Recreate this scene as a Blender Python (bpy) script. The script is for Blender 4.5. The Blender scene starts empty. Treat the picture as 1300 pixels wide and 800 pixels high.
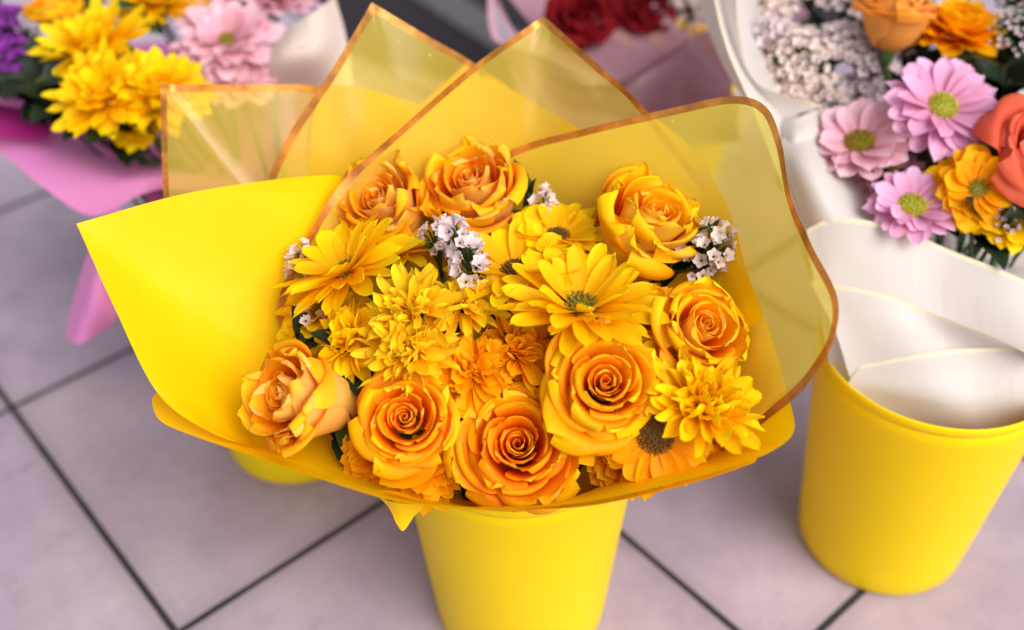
import bpy, math, random
import numpy as np
from mathutils import Vector, Matrix

sc = bpy.context.scene
COL = sc.collection
rnd = random.Random(7)
PI = math.pi
H = 0.75                                   # camera height above the tiles (m)

# ------------------------------------------------------------------ camera
FPX, PITCH, ROLL = 1396.2, 0.71177, -0.018577
_fw = np.array([0, math.cos(PITCH), -math.sin(PITCH)])
_r0 = np.array([1., 0, 0]); _u0 = np.cross(_r0, _fw)
_r = _r0*math.cos(ROLL) + _u0*math.sin(ROLL)
_u = -_r0*math.sin(ROLL) + _u0*math.cos(ROLL)
CAMP = np.array([0, 0, H])
def at(u, v, z):
    """point of the photograph's pixel (u, v) standing at height z"""
    d = _fw*FPX + _r*(u-650) - _u*(v-400)
    return CAMP + d*((z-H)/d[2])
cam = bpy.data.cameras.new('camera'); camo = bpy.data.objects.new('camera', cam); COL.objects.link(camo)
m = Matrix.Identity(4)
for i in range(3):
    m[i][0], m[i][1], m[i][2], m[i][3] = _r[i], _u[i], -_fw[i], CAMP[i]
camo.matrix_world = m
cam.sensor_width = 36; cam.lens = FPX/1300*36; cam.clip_start = 0.02; cam.clip_end = 60
cam.dof.use_dof = True; cam.dof.focus_distance = 0.66; cam.dof.aperture_fstop = 2.5
cam.dof.aperture_blades = 9
sc.camera = camo

# ------------------------------------------------------------------ node helpers
class NT:
    def __init__(s, name):
        s.m = bpy.data.materials.new(name); s.m.use_nodes = True
        s.t = s.m.node_tree; s.t.nodes.clear()
        s.out = s.t.nodes.new('ShaderNodeOutputMaterial')
    def n(s, typ, inp=None, **kw):
        nd = s.t.nodes.new(typ)
        for k, v in kw.items(): setattr(nd, k, v)
        for k, v in (inp or {}).items(): s.put(nd.inputs[k], v)
        return nd
    def put(s, sock, v):
        if isinstance(v, bpy.types.NodeSocket): s.t.links.new(v, sock)
        elif isinstance(v, bpy.types.Node): s.t.links.new(v.outputs[0], sock)
        else: sock.default_value = v
    def math(s, op, a, b=0.0, c=0.0, clamp=False):
        nd = s.n('ShaderNodeMath', {0: a, 1: b, 2: c}, operation=op, use_clamp=clamp); return nd.outputs[0]
    def mix(s, f, a, b, mode='MIX'):
        nd = s.n('ShaderNodeMix', data_type='RGBA', blend_type=mode)
        s.put(nd.inputs[0], f); s.put(nd.inputs[6], a); s.put(nd.inputs[7], b); return nd.outputs[2]
    def ramp(s, f, stops):
        nd = s.n('ShaderNodeValToRGB', {0: f}); e = nd.color_ramp.elements
        while len(e) < len(stops): e.new(0.5)
        for el, (p, c) in zip(e, stops): el.position = p; el.color = (*c, 1) if len(c) == 3 else c
        return nd.outputs[0]
    def noise(s, scale, detail=3, vec=None, rough=.5):
        nd = s.n('ShaderNodeTexNoise', {'Scale': scale, 'Detail': detail, 'Roughness': rough})
        if vec is not None: s.put(nd.inputs['Vector'], vec)
        return nd.outputs[0]
    def bump(s, h, dist, strength=1.0):
        return s.n('ShaderNodeBump', {'Height': h, 'Distance': dist, 'Strength': strength}).outputs[0]
    def done(s, sh): s.put(s.out.inputs[0], sh.outputs[0] if isinstance(sh, bpy.types.Node) else sh); return s.m
def c4(c): return (c[0], c[1], c[2], 1)

def petal_mat(name, base, edge, back=None, trans=.34, gloss=.14, vein=.12, spot=None):
    """base->edge colour along the petal ('grow' red channel), random tint per petal (green)"""
    k = NT(name)
    at_ = k.n('ShaderNodeAttribute', attribute_name='grow')
    sp = k.n('ShaderNodeSeparateColor', {0: at_.outputs['Color']})
    t, rn = sp.outputs[0], sp.outputs[1]
    col = k.ramp(t, [(0.08, base), (.60, tuple(b*.55+e*.45 for b, e in zip(base, edge))), (.97, edge)])
    if back is not None:
        geo = k.n('ShaderNodeNewGeometry')
        bc = k.ramp(t, [(0.1, back), (.7, back), (1, edge)])
        col = k.mix(geo.outputs['Backfacing'], col, bc)
    uv = k.n('ShaderNodeUVMap', uv_map='uv')
    mp = k.n('ShaderNodeMapping', {'Vector': uv.outputs[0], 'Scale': (26, 1.6, 1)})
    vn = k.noise(1.0, 3, mp.outputs[0])
    vr = k.math('MULTIPLY_ADD', k.math('SUBTRACT', vn, .5), vein*2, 1.0)
    tint = k.math('MULTIPLY_ADD', rn, .30, .83)
    f = k.math('MULTIPLY', vr, tint)
    col = k.mix(1.0, col, k.n('ShaderNodeCombineColor', {0: k.math('POWER', f, .35), 1: f, 2: f}).outputs[0], 'MULTIPLY')
    tc = k.n('ShaderNodeTexCoord')
    n2 = k.noise(55, 3, tc.outputs['Object'])
    col = k.mix(k.math('MULTIPLY', k.math('SUBTRACT', n2, .5), .35, clamp=True), col, c4(edge))
    if spot:
        n3 = k.noise(160, 2, tc.outputs['Object'])
        n4 = k.noise(28, 2, tc.outputs['Object'])
        rim_ = k.math('MULTIPLY', k.math('GREATER_THAN', t, .93), k.n('ShaderNodeMapRange', {0: n4, 1: .60, 2: .68}).outputs[0])
        m_ = k.math('MAXIMUM', k.math('MULTIPLY', k.math('GREATER_THAN', n3, .70), k.math('GREATER_THAN', t, .8)), rim_)
        col = k.mix(k.math('MULTIPLY', m_, .55), col, c4(spot))
    bp = k.bump(vn, .00035, .6)
    pr = k.n('ShaderNodeBsdfPrincipled', {'Base Color': col, 'Roughness': .5, 'Specular IOR Level': gloss, 'Normal': bp})
    tr = k.n('ShaderNodeBsdfTranslucent', {'Color': col, 'Normal': bp})
    return k.done(k.n('ShaderNodeMixShader', {0: trans, 1: pr.outputs[0], 2: tr.outputs[0]}))

def paper_mat(name, c, trans=.22, rough=.45, crinkle=.0006, back=None):
    k = NT(name); tc = k.n('ShaderNodeTexCoord')
    n = k.noise(9, 4, tc.outputs['Object'], .55)
    n2 = k.noise(38, 3, tc.outputs['Object'], .6)
    col = k.mix(k.math('MULTIPLY', n, .5), c4(c), c4(tuple(x*.86 for x in c)))
    if back: col = k.mix(k.n('ShaderNodeNewGeometry').outputs['Backfacing'], col, c4(back))
    wv = k.n('ShaderNodeMapping', {'Vector': tc.outputs['Object'], 'Rotation': (.4, .7, .3)})
    dv = k.n('ShaderNodeVectorMath', {0: wv.outputs[0], 1: k.n('ShaderNodeTexNoise', {'Vector': tc.outputs['Object'], 'Scale': 7.0}).outputs[1]}, operation='ADD')
    vo = k.n('ShaderNodeTexVoronoi', {'Vector': dv.outputs[0], 'Scale': 6.5}, feature='DISTANCE_TO_EDGE')
    cr = k.n('ShaderNodeMapRange', {0: vo.outputs['Distance'], 1: 0.0, 2: .05, 3: 1.0, 4: 0.0}, interpolation_type='SMOOTHSTEP').outputs[0]
    cr = k.math('MULTIPLY', cr, k.n('ShaderNodeMapRange', {0: k.noise(5, 2, tc.outputs['Object']), 1: .5, 2: .65}).outputs[0])
    bp = k.bump(k.math('ADD', k.math('MULTIPLY_ADD', n, 2.2, k.math('MULTIPLY', cr, .16)), k.math('MULTIPLY', n2, .35)), crinkle*2.2, .7)
    pr = k.n('ShaderNodeBsdfPrincipled', {'Base Color': col, 'Roughness': rough, 'Specular IOR Level': .22, 'Normal': bp})
    tr = k.n('ShaderNodeBsdfTranslucent', {'Color': col, 'Normal': bp})
    return k.done(k.n('ShaderNodeMixShader', {0: trans, 1: pr.outputs[0], 2: tr.outputs[0]}))

def film_mat(name, tint, milk, clear=.5, rough=.3, dust=True):
    k = NT(name); tc = k.n('ShaderNodeTexCoord')
    n = k.noise(14, 4, tc.outputs['Object'], .55)
    bp = k.bump(n, .0016, .6)
    tp = k.n('ShaderNodeBsdfTransparent', {'Color': c4(tint)})
    mc = k.mix(k.math('MULTIPLY', n, .4), c4(milk), c4(tuple(x*.85 for x in milk)))
    pr = k.n('ShaderNodeBsdfPrincipled', {'Base Color': mc, 'Roughness': rough, 'Specular IOR Level': .5, 'Normal': bp})
    tr = k.n('ShaderNodeBsdfTranslucent', {'Color': mc, 'Normal': bp})
    body = k.n('ShaderNodeMixShader', {0: .4, 1: pr.outputs[0], 2: tr.outputs[0]})
    fac = k.math('MULTIPLY_ADD', k.math('SUBTRACT', n, .5), .12, clear)
    if dust:
        vo = k.n('ShaderNodeTexVoronoi', {'Vector': tc.outputs['Object'], 'Scale': 95.0})
        sel = k.n('ShaderNodeSeparateColor', {0: vo.outputs['Color']})
        d = k.math('MULTIPLY', k.math('LESS_THAN', vo.outputs['Distance'], .085), k.math('GREATER_THAN', sel.outputs[0], .86))
        fac = k.math('MULTIPLY', fac, k.math('SUBTRACT', 1.0, k.math('MULTIPLY', d, .8)))
    gl = k.n('ShaderNodeBsdfGlossy', {'Color': (1, 1, 1, 1), 'Roughness': .16, 'Normal': bp})
    fr = k.n('ShaderNodeFresnel', {'IOR': 1.35, 'Normal': bp})
    sh = k.n('ShaderNodeMixShader', {0: fac, 1: body.outputs[0], 2: tp.outputs[0]})
    return k.done(k.n('ShaderNodeMixShader', {0: k.math('MULTIPLY', fr.outputs[0], .55), 1: sh.outputs[0], 2: gl.outputs[0]}))

def border_mat(name, c, clear=.3):
    k = NT(name); tc = k.n('ShaderNodeTexCoord')
    n = k.noise(45, 3, tc.outputs['Object'], .6)
    col = k.ramp(n, [(.3, tuple(x*.45 for x in c)), (.52, c), (.7, tuple(min(1, x*1.75) for x in c))])
    pr = k.n('ShaderNodeBsdfPrincipled', {'Base Color': col, 'Roughness': .32, 'Metallic': .45, 'Specular IOR Level': .5})
    tp = k.n('ShaderNodeBsdfTransparent', {'Color': c4(tuple(min(1, x*1.5) for x in c))})
    return k.done(k.n('ShaderNodeMixShader', {0: clear, 1: pr.outputs[0], 2: tp.outputs[0]}))

def plain_mat(name, c, rough=.5, spec=.4, scale=40, var=.25, bump=.0004):
    k = NT(name); tc = k.n('ShaderNodeTexCoord')
    n = k.noise(scale, 4, tc.outputs['Object'])
    col = k.mix(n, c4(tuple(x*(1-var) for x in c)), c4(tuple(min(1, x*(1+var*.5)) for x in c)))
    return k.done(k.n('ShaderNodeBsdfPrincipled', {'Base Color': col, 'Roughness': rough, 'Specular IOR Level': spec,
                                                    'Normal': k.bump(n, bump, .5)}))

def attr_mat(name, ca, cb, rough=.6):
    k = NT(name); a = k.n('ShaderNodeAttribute', attribute_name='grow')
    sp = k.n('ShaderNodeSeparateColor', {0: a.outputs['Color']})
    col = k.mix(sp.outputs[0], c4(ca), c4(cb))
    f = k.math('MULTIPLY_ADD', sp.outputs[1], .5, .72)
    col = k.mix(1.0, col, k.n('ShaderNodeCombineColor', {0: f, 1: f, 2: f}).outputs[0], 'MULTIPLY')
    return k.done(k.n('ShaderNodeBsdfPrincipled', {'Base Color': col, 'Roughness': rough, 'Specular IOR Level': .3}))

M = {}
M['rose'] = petal_mat('rose_petal', (.95, .15, .002), (1.0, .65, .004), back=(.98, .58, .035), trans=.36, spot=(.55, .17, .01))
M['rose_yellow'] = petal_mat('rose_petal_yellow', (.98, .24, .003), (1.0, .74, .004), back=(.98, .66, .05), trans=.36, spot=(.5, .16, .01))
M['rose_peach'] = petal_mat('rose_petal_peach', (.97, .23, .006), (1.0, .62, .010), back=(.98, .61, .12), trans=.36)
M['rose_orange'] = petal_mat('rose_petal_orange', (.90, .30, .04), (.93, .38, .045), back=(.93, .42, .09))
M['rose_coral'] = petal_mat('rose_petal_coral', (.80, .10, .05), (.90, .19, .10), back=(.88, .20, .11))
M['rose_red'] = petal_mat('rose_petal_red', (.16, .003, .006), (.26, .006, .012), trans=.2)
M['yel'] = petal_mat('daisy_petal_yellow', (.97, .52, .002), (1.0, .75, .004), trans=.38, vein=.16)
M['yel_pale'] = petal_mat('chrysanthemum_petal', (.98, .55, .002), (1.0, .80, .022), trans=.38, vein=.18)
M['yel_warm'] = petal_mat('daisy_petal_warm', (.95, .36, .002), (1.0, .56, .004), trans=.38, vein=.18)  # deeper orange yellow; low blooms carry their shade in this colour
M['pink'] = petal_mat('daisy_petal_pink', (.74, .30, .50), (.84, .50, .72), trans=.3, vein=.25)
M['pinkpale'] = petal_mat('daisy_petal_pale_pink', (.78, .38, .46), (.86, .58, .66), trans=.3, vein=.25)
M['white_floret'] = petal_mat('statice_floret', (.74, .58, .62), (.92, .85, .85), trans=.3, vein=.3)
M['cream_floret'] = petal_mat('statice_floret_cream', (.84, .68, .62), (.93, .83, .78), trans=.3, vein=.3)
M['purple_floret'] = petal_mat('statice_floret_purple', (.16, .02, .24), (.34, .06, .42), trans=.25)
M['disc'] = attr_mat('daisy_disc', (.21, .17, .008), (.38, .17, .006))
M['disc_green'] = attr_mat('daisy_disc_green', (.34, .36, .03), (.62, .42, .02))
M['disc_brown'] = attr_mat('daisy_disc_brown', (.12, .060, .008), (.34, .13, .008))
M['leaf'] = petal_mat('leaf', (.02, .045, .015), (.035, .075, .022), trans=.2, vein=.4, gloss=.4)
M['leaf_dark'] = petal_mat('leaf_dark', (.007, .014, .006), (.014, .030, .010), trans=.05, vein=.4, gloss=.3)  # near black: deep shade of the gaps put into the leaf colour
M['leaf_soft'] = petal_mat('leaf_soft', (.05, .10, .04), (.10, .17, .07), trans=.25, vein=.4)
M['sepal'] = petal_mat('sepal', (.035, .075, .018), (.06, .10, .025), trans=.15)
M['stem'] = plain_mat('stem', (.045, .085, .022), .55)
def bucket_mat():
    k = NT('bucket_plastic'); tc = k.n('ShaderNodeTexCoord')
    n = k.noise(7, 5, tc.outputs['Object'], .6)
    mp = k.n('ShaderNodeMapping', {'Vector': tc.outputs['Object'], 'Scale': (60, 60, 3)})
    st = k.noise(1.0, 4, mp.outputs[0], .6); sm_ = k.noise(26, 5, tc.outputs['Object'], .75)
    col = k.mix(n, (1.0, .70, .0, 1), (1.0, .75, .001, 1))
    col = k.mix(k.n('ShaderNodeMapRange', {0: sm_, 1: .62, 2: .80, 3: 0.0, 4: .28}).outputs[0], col, (.70, .40, .02, 1))
    col = k.mix(k.math('MULTIPLY', k.math('SUBTRACT', st, .5, clamp=True), .35), col, (1, .76, .03, 1))
    ro = k.math('MULTIPLY_ADD', st, .25, .30)
    pr = k.n('ShaderNodeBsdfPrincipled', {'Base Color': col, 'Roughness': ro, 'Specular IOR Level': .22, 'Normal': k.bump(k.math('ADD', st, n), .0006, .5)})
    tr = k.n('ShaderNodeBsdfTranslucent', {'Color': col})
    return k.done(k.n('ShaderNodeMixShader', {0: .22, 1: pr.outputs[0], 2: tr.outputs[0]}))
M['bucket'] = bucket_mat()
M['paper'] = paper_mat('yellow_paper', (1.0, .62, .0006), trans=.26)
M['paper_pink'] = paper_mat('pink_paper', (.80, .28, .62), trans=.25, back=(.40, .02, .18))
M['pink_plain'] = paper_mat('pink_paper_plain', (.82, .29, .63))
M['magenta'] = paper_mat('magenta_paper', (.42, .02, .20))
M['paper_white'] = paper_mat('white_paper', (.79, .735, .705), trans=.36, rough=.35)
M['paper_cream'] = paper_mat('cream_paper', (.80, .68, .60), trans=.3, rough=.4)
M['cream_edge'] = paper_mat('cream_edge', (.92, .83, .62), trans=.3)
M['film'] = film_mat('yellow_film', (1, .97, .46), (.93, .72, .09), clear=.52)
M['film_light'] = film_mat('yellow_film_light', (1, .96, .45), (.95, .77, .08), clear=.36)
M['film_mauve'] = film_mat('mauve_film', (.9, .72, .8), (.58, .32, .41), clear=.12, dust=False)
M['gold'] = border_mat('gold_border', (.54, .24, .045), .34)
M['mauve_edge'] = paper_mat('mauve_edge', (.62, .36, .44), trans=.3)

# floor tiles
def floor_mat():
    k = NT('floor_tiles'); tc = k.n('ShaderNodeTexCoord')
    vec = tc.outputs['Object']; s = .33086
    sx = k.n('ShaderNodeSeparateXYZ', {0: vec})
    def edge(o):
        q = k.math('DIVIDE', o, s)
        fr = k.math('FRACT', k.math('ADD', q, 40.0))
        return k.math('MULTIPLY', k.math('MINIMUM', fr, k.math('SUBTRACT', 1.0, fr)), s), k.math('FLOOR', q)
    wob = k.math('MULTIPLY', k.math('SUBTRACT', k.noise(18, 3, vec), .5), .0016)
    dx, ix = edge(sx.outputs[0]); dy, iy = edge(sx.outputs[1])
    d = k.math('ADD', k.math('MINIMUM', dx, dy), wob)
    grout = k.n('ShaderNodeMapRange', {0: d, 1: .0024, 2: .0034, 3: 1.0, 4: 0.0}, interpolation_type='SMOOTHSTEP').outputs[0]
    worn = k.n('ShaderNodeMapRange', {0: d, 1: .003, 2: .022, 3: 1.0, 4: 0.0}, interpolation_type='SMOOTHSTEP').outputs[0]
    cell = k.n('ShaderNodeTexWhiteNoise', {'Vector': k.n('ShaderNodeCombineXYZ', {0: ix, 1: iy}).outputs[0]}, noise_dimensions='3D')
    n1 = k.noise(5.5, 5, vec, .6); n2 = k.noise(42, 4, vec, .65); n3 = k.noise(420, 2, vec)
    base = k.ramp(n1, [(.28, (.31, .245, .315)), (.5, (.395, .32, .39)), (.72, (.48, .395, .455))])
    f = k.math('ADD', k.math('MULTIPLY_ADD', n2, .26, .80), k.math('MULTIPLY_ADD', cell.outputs[0], .10, .02))
    f = k.math('MULTIPLY', f, k.math('MULTIPLY_ADD', n3, .22, .89))
    base = k.mix(1.0, base, k.n('ShaderNodeCombineColor', {0: f, 1: f, 2: f}).outputs[0], 'MULTIPLY')
    st = k.noise(16, 6, vec, .75)
    smud = k.n('ShaderNodeMapRange', {0: st, 1: .57, 2: .74, 3: 0.0, 4: .55}).outputs[0]
    base = k.mix(smud, base, (.17, .125, .14, 1))
    base = k.mix(k.math('MULTIPLY', worn, k.math('MULTIPLY', n2, .5)), base, (.20, .155, .18, 1))
    col = k.mix(grout, base, (.030, .026, .030, 1))
    h = k.math('MULTIPLY_ADD', grout, -1.0, k.math('MULTIPLY', n2, .08))
    rough = k.math('MULTIPLY_ADD', n2, .25, .36)
    return k.done(k.n('ShaderNodeBsdfPrincipled', {'Base Color': col, 'Roughness': k.math('MAXIMUM', rough, k.math('MULTIPLY', grout, .9)),
                                                    'Specular IOR Level': .35, 'Normal': k.bump(h, .0018, .8)}))
M['floor'] = floor_mat()

# ------------------------------------------------------------------ object helpers
def link(name, data, mat=None, parent=None):
    o = bpy.data.objects.new(name, data); COL.objects.link(o)
    if mat is not None and data is not None and not data.materials: data.materials.append(mat)
    if parent is not None: o.parent = parent
    return o
def tag(o, label, cat, group=None):
    o['label'] = label; o['category'] = cat
    if group: o['group'] = group
    return o
def thing(name, label, cat, loc=(0, 0, 0), rot=None, group=None):
    o = bpy.data.objects.new(name, None); COL.objects.link(o); o.empty_display_size = .01
    mw = Matrix.Translation(Vector(loc))
    if rot is not None: mw = mw @ rot.to_4x4()
    o.matrix_world = mw
    return tag(o, label, cat, group)
def mesh(name, verts, faces, grow=None, uv=None, smooth=True):
    me = bpy.data.meshes.new(name); me.from_pydata([tuple(map(float, v)) for v in verts], [], faces)
    if smooth: me.polygons.foreach_set('use_smooth', [True]*len(me.polygons))
    if grow is not None:
        a = me.color_attributes.new('grow', 'FLOAT_COLOR', 'POINT')
        a.data.foreach_set('color', np.asarray(grow, dtype=np.float32).ravel())
    if uv is not None:
        l = me.uv_layers.new(name='uv'); uv = np.asarray(uv, dtype=np.float32)
        idx = np.empty(len(me.loops), dtype=np.int32); me.loops.foreach_get('vertex_index', idx)
        l.data.foreach_set('uv', uv[idx].ravel())
    me.update(); return me
def gridfaces(nu, nt):
    return [(j*nu+i, j*nu+i+1, (j+1)*nu+i+1, (j+1)*nu+i) for j in range(nt-1) for i in range(nu-1)]
def basis(axis, spin=0.0):
    z = Vector(axis).normalized()
    x = Vector((0, 1, 0)).cross(z)
    if x.length < 1e-4: x = Vector((1, 0, 0))
    x.normalize(); y = z.cross(x)
    R = Matrix((x, y, z)).transposed()
    return R @ Matrix.Rotation(spin, 3, 'Z')
def smoothstep(a, b, x): 
    t = np.clip((x-a)/(b-a), 0, 1); return t*t*(3-2*t)
def tube(pts, radii, seg=7):
    P = [Vector(p) for p in pts]; v = []; f = []
    for i, p in enumerate(P):
        d = (P[min(i+1, len(P)-1)]-P[max(i-1, 0)]).normalized()
        a = d.cross(Vector((.3, .8, .5))).normalized(); b = d.cross(a)
        for k in range(seg):
            th = 2*PI*k/seg; v.append(p + (a*math.cos(th)+b*math.sin(th))*radii[i])
    for i in range(len(P)-1):
        for k in range(seg): f.append((i*seg+k, i*seg+(k+1) % seg, (i+1)*seg+(k+1) % seg, (i+1)*seg+k))
    f.append(tuple(range(seg))[::-1]); f.append(tuple(range((len(P)-1)*seg, len(P)*seg)))
    return v, f
def merge(parts):
    V, F = [], []
    for v, f in parts:
        o = len(V); V += list(v); F += [tuple(i+o for i in q) for q in f]
    return V, F

# ------------------------------------------------------------------ roses
def rose_petal(R, Ht, half, spiral, flare, curl, seed, rnd_tint, warm=1.0, t0=.62, edge_drop=.10, nu=19, nt=20, wav=1.0):
    rg = np.random.RandomState(seed)
    u = np.linspace(-1, 1, nu)[None, :].repeat(nt, 0); t = (1-(1-np.linspace(0, 1, nt))**1.6)[:, None].repeat(nu, 1)
    ph = rg.rand(6)*6.28
    top = 1 - edge_drop*np.abs(u)**2.4 + .030*wav*np.sin(3.1*u+ph[0]) + .022*wav*np.sin(7.3*u+ph[1])*(.4+np.abs(u))
    te = t*top
    prof = .22 + .78*np.sin(np.clip(te, 0, 1)**.62*PI/2)
    r = R*prof*(1+spiral*u)
    r += flare*smoothstep(.35, 1.0, te)*(1+.25*np.cos(u*1.4+ph[2]))
    r += wav*.0011*np.sin(2.4*u+ph[3]+te*2)*te**2*(R/.02)
    z = Ht*(te**.92)
    rz = smoothstep(.72, 1, t)*wav*(R/.02)
    r += rz*(.0009*np.sin(8.5*u+ph[5])+.0006*np.sin(14*u+ph[1]))
    side = .55 + .75*np.abs(u)**1.5 + .25*np.sin(2.2*u+ph[4])
    tau = smoothstep(.70, 1.02, t)*side
    r += curl*.0078*tau**1.2*(1-.35*tau)
    z -= curl*.0105*tau**2.0
    wid = (.50 + .50*smoothstep(0, .5, t))*np.sqrt(np.clip(1-np.clip((t-t0)/(1.004-t0), 0, 1)**2.4, 0, 1))
    ang = u*half*wid
    # points keep arc proportion when flared
    x = r*np.cos(ang); y = r*np.sin(ang)
    V = np.stack([x, y, z], -1).reshape(-1, 3)
    ed = np.maximum(t, smoothstep(.75, 1, np.abs(u))*.9*smoothstep(.3, .8, t))
    g = np.stack([warm*(np.clip(te**3.0, 0, 1)*.75 + .25*ed**4), np.full_like(u, rnd_tint), u*.5+.5, np.ones_like(u)], -1).reshape(-1, 4)
    uv = np.stack([u*.5+.5, t], -1).reshape(-1, 2)
    # orientation: inside of the petal is the front face
    F = [q[::-1] for q in gridfaces(nu, nt)]
    return V, F, g, uv
def rose(pos, axis, scale, label, mat='rose', seed=1, open_=1.0, n=21, group=None, stem_to=None, spin=0.0, sepals=True, name='rose', tall=1.0, ruffle=1.0):
    """pos = centre of the bloom's face"""
    rg = random.Random(seed)
    ax = Vector(axis).normalized()
    base = Vector(pos) - ax*(.040*scale*tall)
    t = thing(name, label, 'rose', base, basis(ax, spin), group)
    Hb = .045*tall
    nc = max(6, int(n*.40)); nm = max(4, int(n*.25)); no = n-nc-nm
    for i in range(n):
        phi = i*2.39996 + rg.uniform(-.22, .22)
        if i < nc:            # tight core spiral, a little sunk in open blooms
            g_ = i/(nc-1); R = .0013 + .0072*g_; Ht = Hb*(.90 - .16*max(0, open_-.7)+.03*g_); half = 2.9 - 1.0*g_; spiral = .42-.15*g_
            flare = .0004+.0010*g_; curl = .05+.18*g_; warm = .50+.12*g_; t0 = .96-.04*g_; wav = .35
        elif i < nc+nm:       # standing cup petals
            g_ = (i-nc)/(nm-1); R = .0108+.0076*g_; Ht = Hb*(.985+.02*math.sin(g_*3)); half = 1.75-.3*g_; spiral = .17
            flare = .0016+.0022*g_; curl = .30+.32*g_; warm = .72+.16*g_; t0 = .89-.09*g_; wav = .7
        else:                 # outer petals, lips rolled back
            g_ = (i-nc-nm)/max(1, no-1); R = .0200+.0062*g_; Ht = Hb*(.975-.16*g_*open_); half = 1.62-.30*g_*open_; spiral = .10
            flare = .0036+.0048*g_; curl = .62+.50*g_; warm = .95; t0 = .72-.08*g_; wav = 1.2
        f = i/(n-1)
        V, F, g, uv = rose_petal(R*scale, (Ht+rg.uniform(-.0014, .0014))*scale, half*rg.uniform(.93, 1.1), spiral*rg.uniform(.8, 1.25), flare*(.35+.65*open_)*scale*rg.uniform(.8, 1.2),
                                 curl*open_*rg.uniform(.65, 1.35)*scale, seed*97+i, rg.random()*.8+.1, warm=warm, t0=t0, wav=wav*ruffle, edge_drop=(.02 if i < nc else .045 if i < nc+nm else .10))
        c, s = math.cos(phi), math.sin(phi)
        Rm = np.array([[c, -s, 0], [s, c, 0], [0, 0, 1]])
        link('petal', mesh('petal', V@Rm.T, F, g, uv), M[mat], t)
    # calyx, sepals, stem
    v = []; fc = []
    prof = [(0.0, -.012), (.0035, -.012), (.0065, -.006), (.0075, 0.0), (.0085, .006), (.004, .008)]
    for r, z in prof:
        for k in range(12): v.append((r*scale*math.cos(k*PI/6), r*scale*math.sin(k*PI/6), z*scale))
    for j in range(len(prof)-1):
        for k in range(12): fc.append((j*12+k, j*12+(k+1) % 12, (j+1)*12+(k+1) % 12, (j+1)*12+k))
    link('calyx', mesh('calyx', v, fc), M['stem'], t)
    if sepals:
        for k in range(5):
            V, F, g, uv = leaf_geo(.034*scale, .0085*scale, rg.uniform(.2, 1.0), 7, 11, seed*31+k, droop=rg.uniform(-.3, .9))
            Rm = np.array(Matrix.Rotation(k*2*PI/5+rg.uniform(-.2, .2), 3, 'Z') @ Matrix.Rotation(-rg.uniform(.3, 1.0), 3, 'Y'))
            link('sepal', mesh('sepal', V@Rm.T + np.array([0, 0, -.002*scale]), F, g, uv), M['sepal'], t)
    if stem_to is not None: stem(t, base, ax, stem_to, -.010*scale, .0028)
    return t
def stem(t, base, ax, to, off, rad):
    a = base + ax*off; b = Vector(to); inv = t.matrix_world.inverted()
    pts = []
    for i in range(9):
        q = i/8; c1 = Vector((b.x*.9+a.x*.1, b.y*.9+a.y*.1, min(a.z-.015, .235)))
        p = a*(1-q)**2 + c1*2*q*(1-q) + b*q*q; pts.append(inv @ p)
    v, f = tube(pts, [rad]*9)
    link('stem', mesh('stem', v, f), M['stem'], t)

def leaf_geo(L, Wd, fold, nu, nt, seed, droop=.4, tip=1.0, serr=0.0):
    """leaf along +x"""
    rg = np.random.RandomState(seed)
    u = np.linspace(-1, 1, nu)[None, :].repeat(nt, 0); t = np.linspace(0, 1, nt)[:, None].repeat(nu, 1)
    w = Wd*np.sin(np.clip(t, 0, 1)**.75*PI)**.85*(1+serr*np.sin(t*60)) + Wd*.06*(1-t)
    ang = droop*t*t
    x = L*(t - .18*droop*droop*t**3); z = -L*.5*droop*t*t
    y = u*w
    z = z + np.abs(u)*w*fold*.6 + .05*Wd*np.sin(t*7+rg.rand()*6)
    V = np.stack([x, y, z], -1).reshape(-1, 3)
    g = np.stack([t*.6+.4*np.abs(u), np.full_like(u, rg.rand()), u*.5+.5, np.ones_like(u)], -1).reshape(-1, 4)
    uv = np.stack([u*.5+.5, t], -1).reshape(-1, 2)
    return V, gridfaces(nu, nt), g, uv

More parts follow.
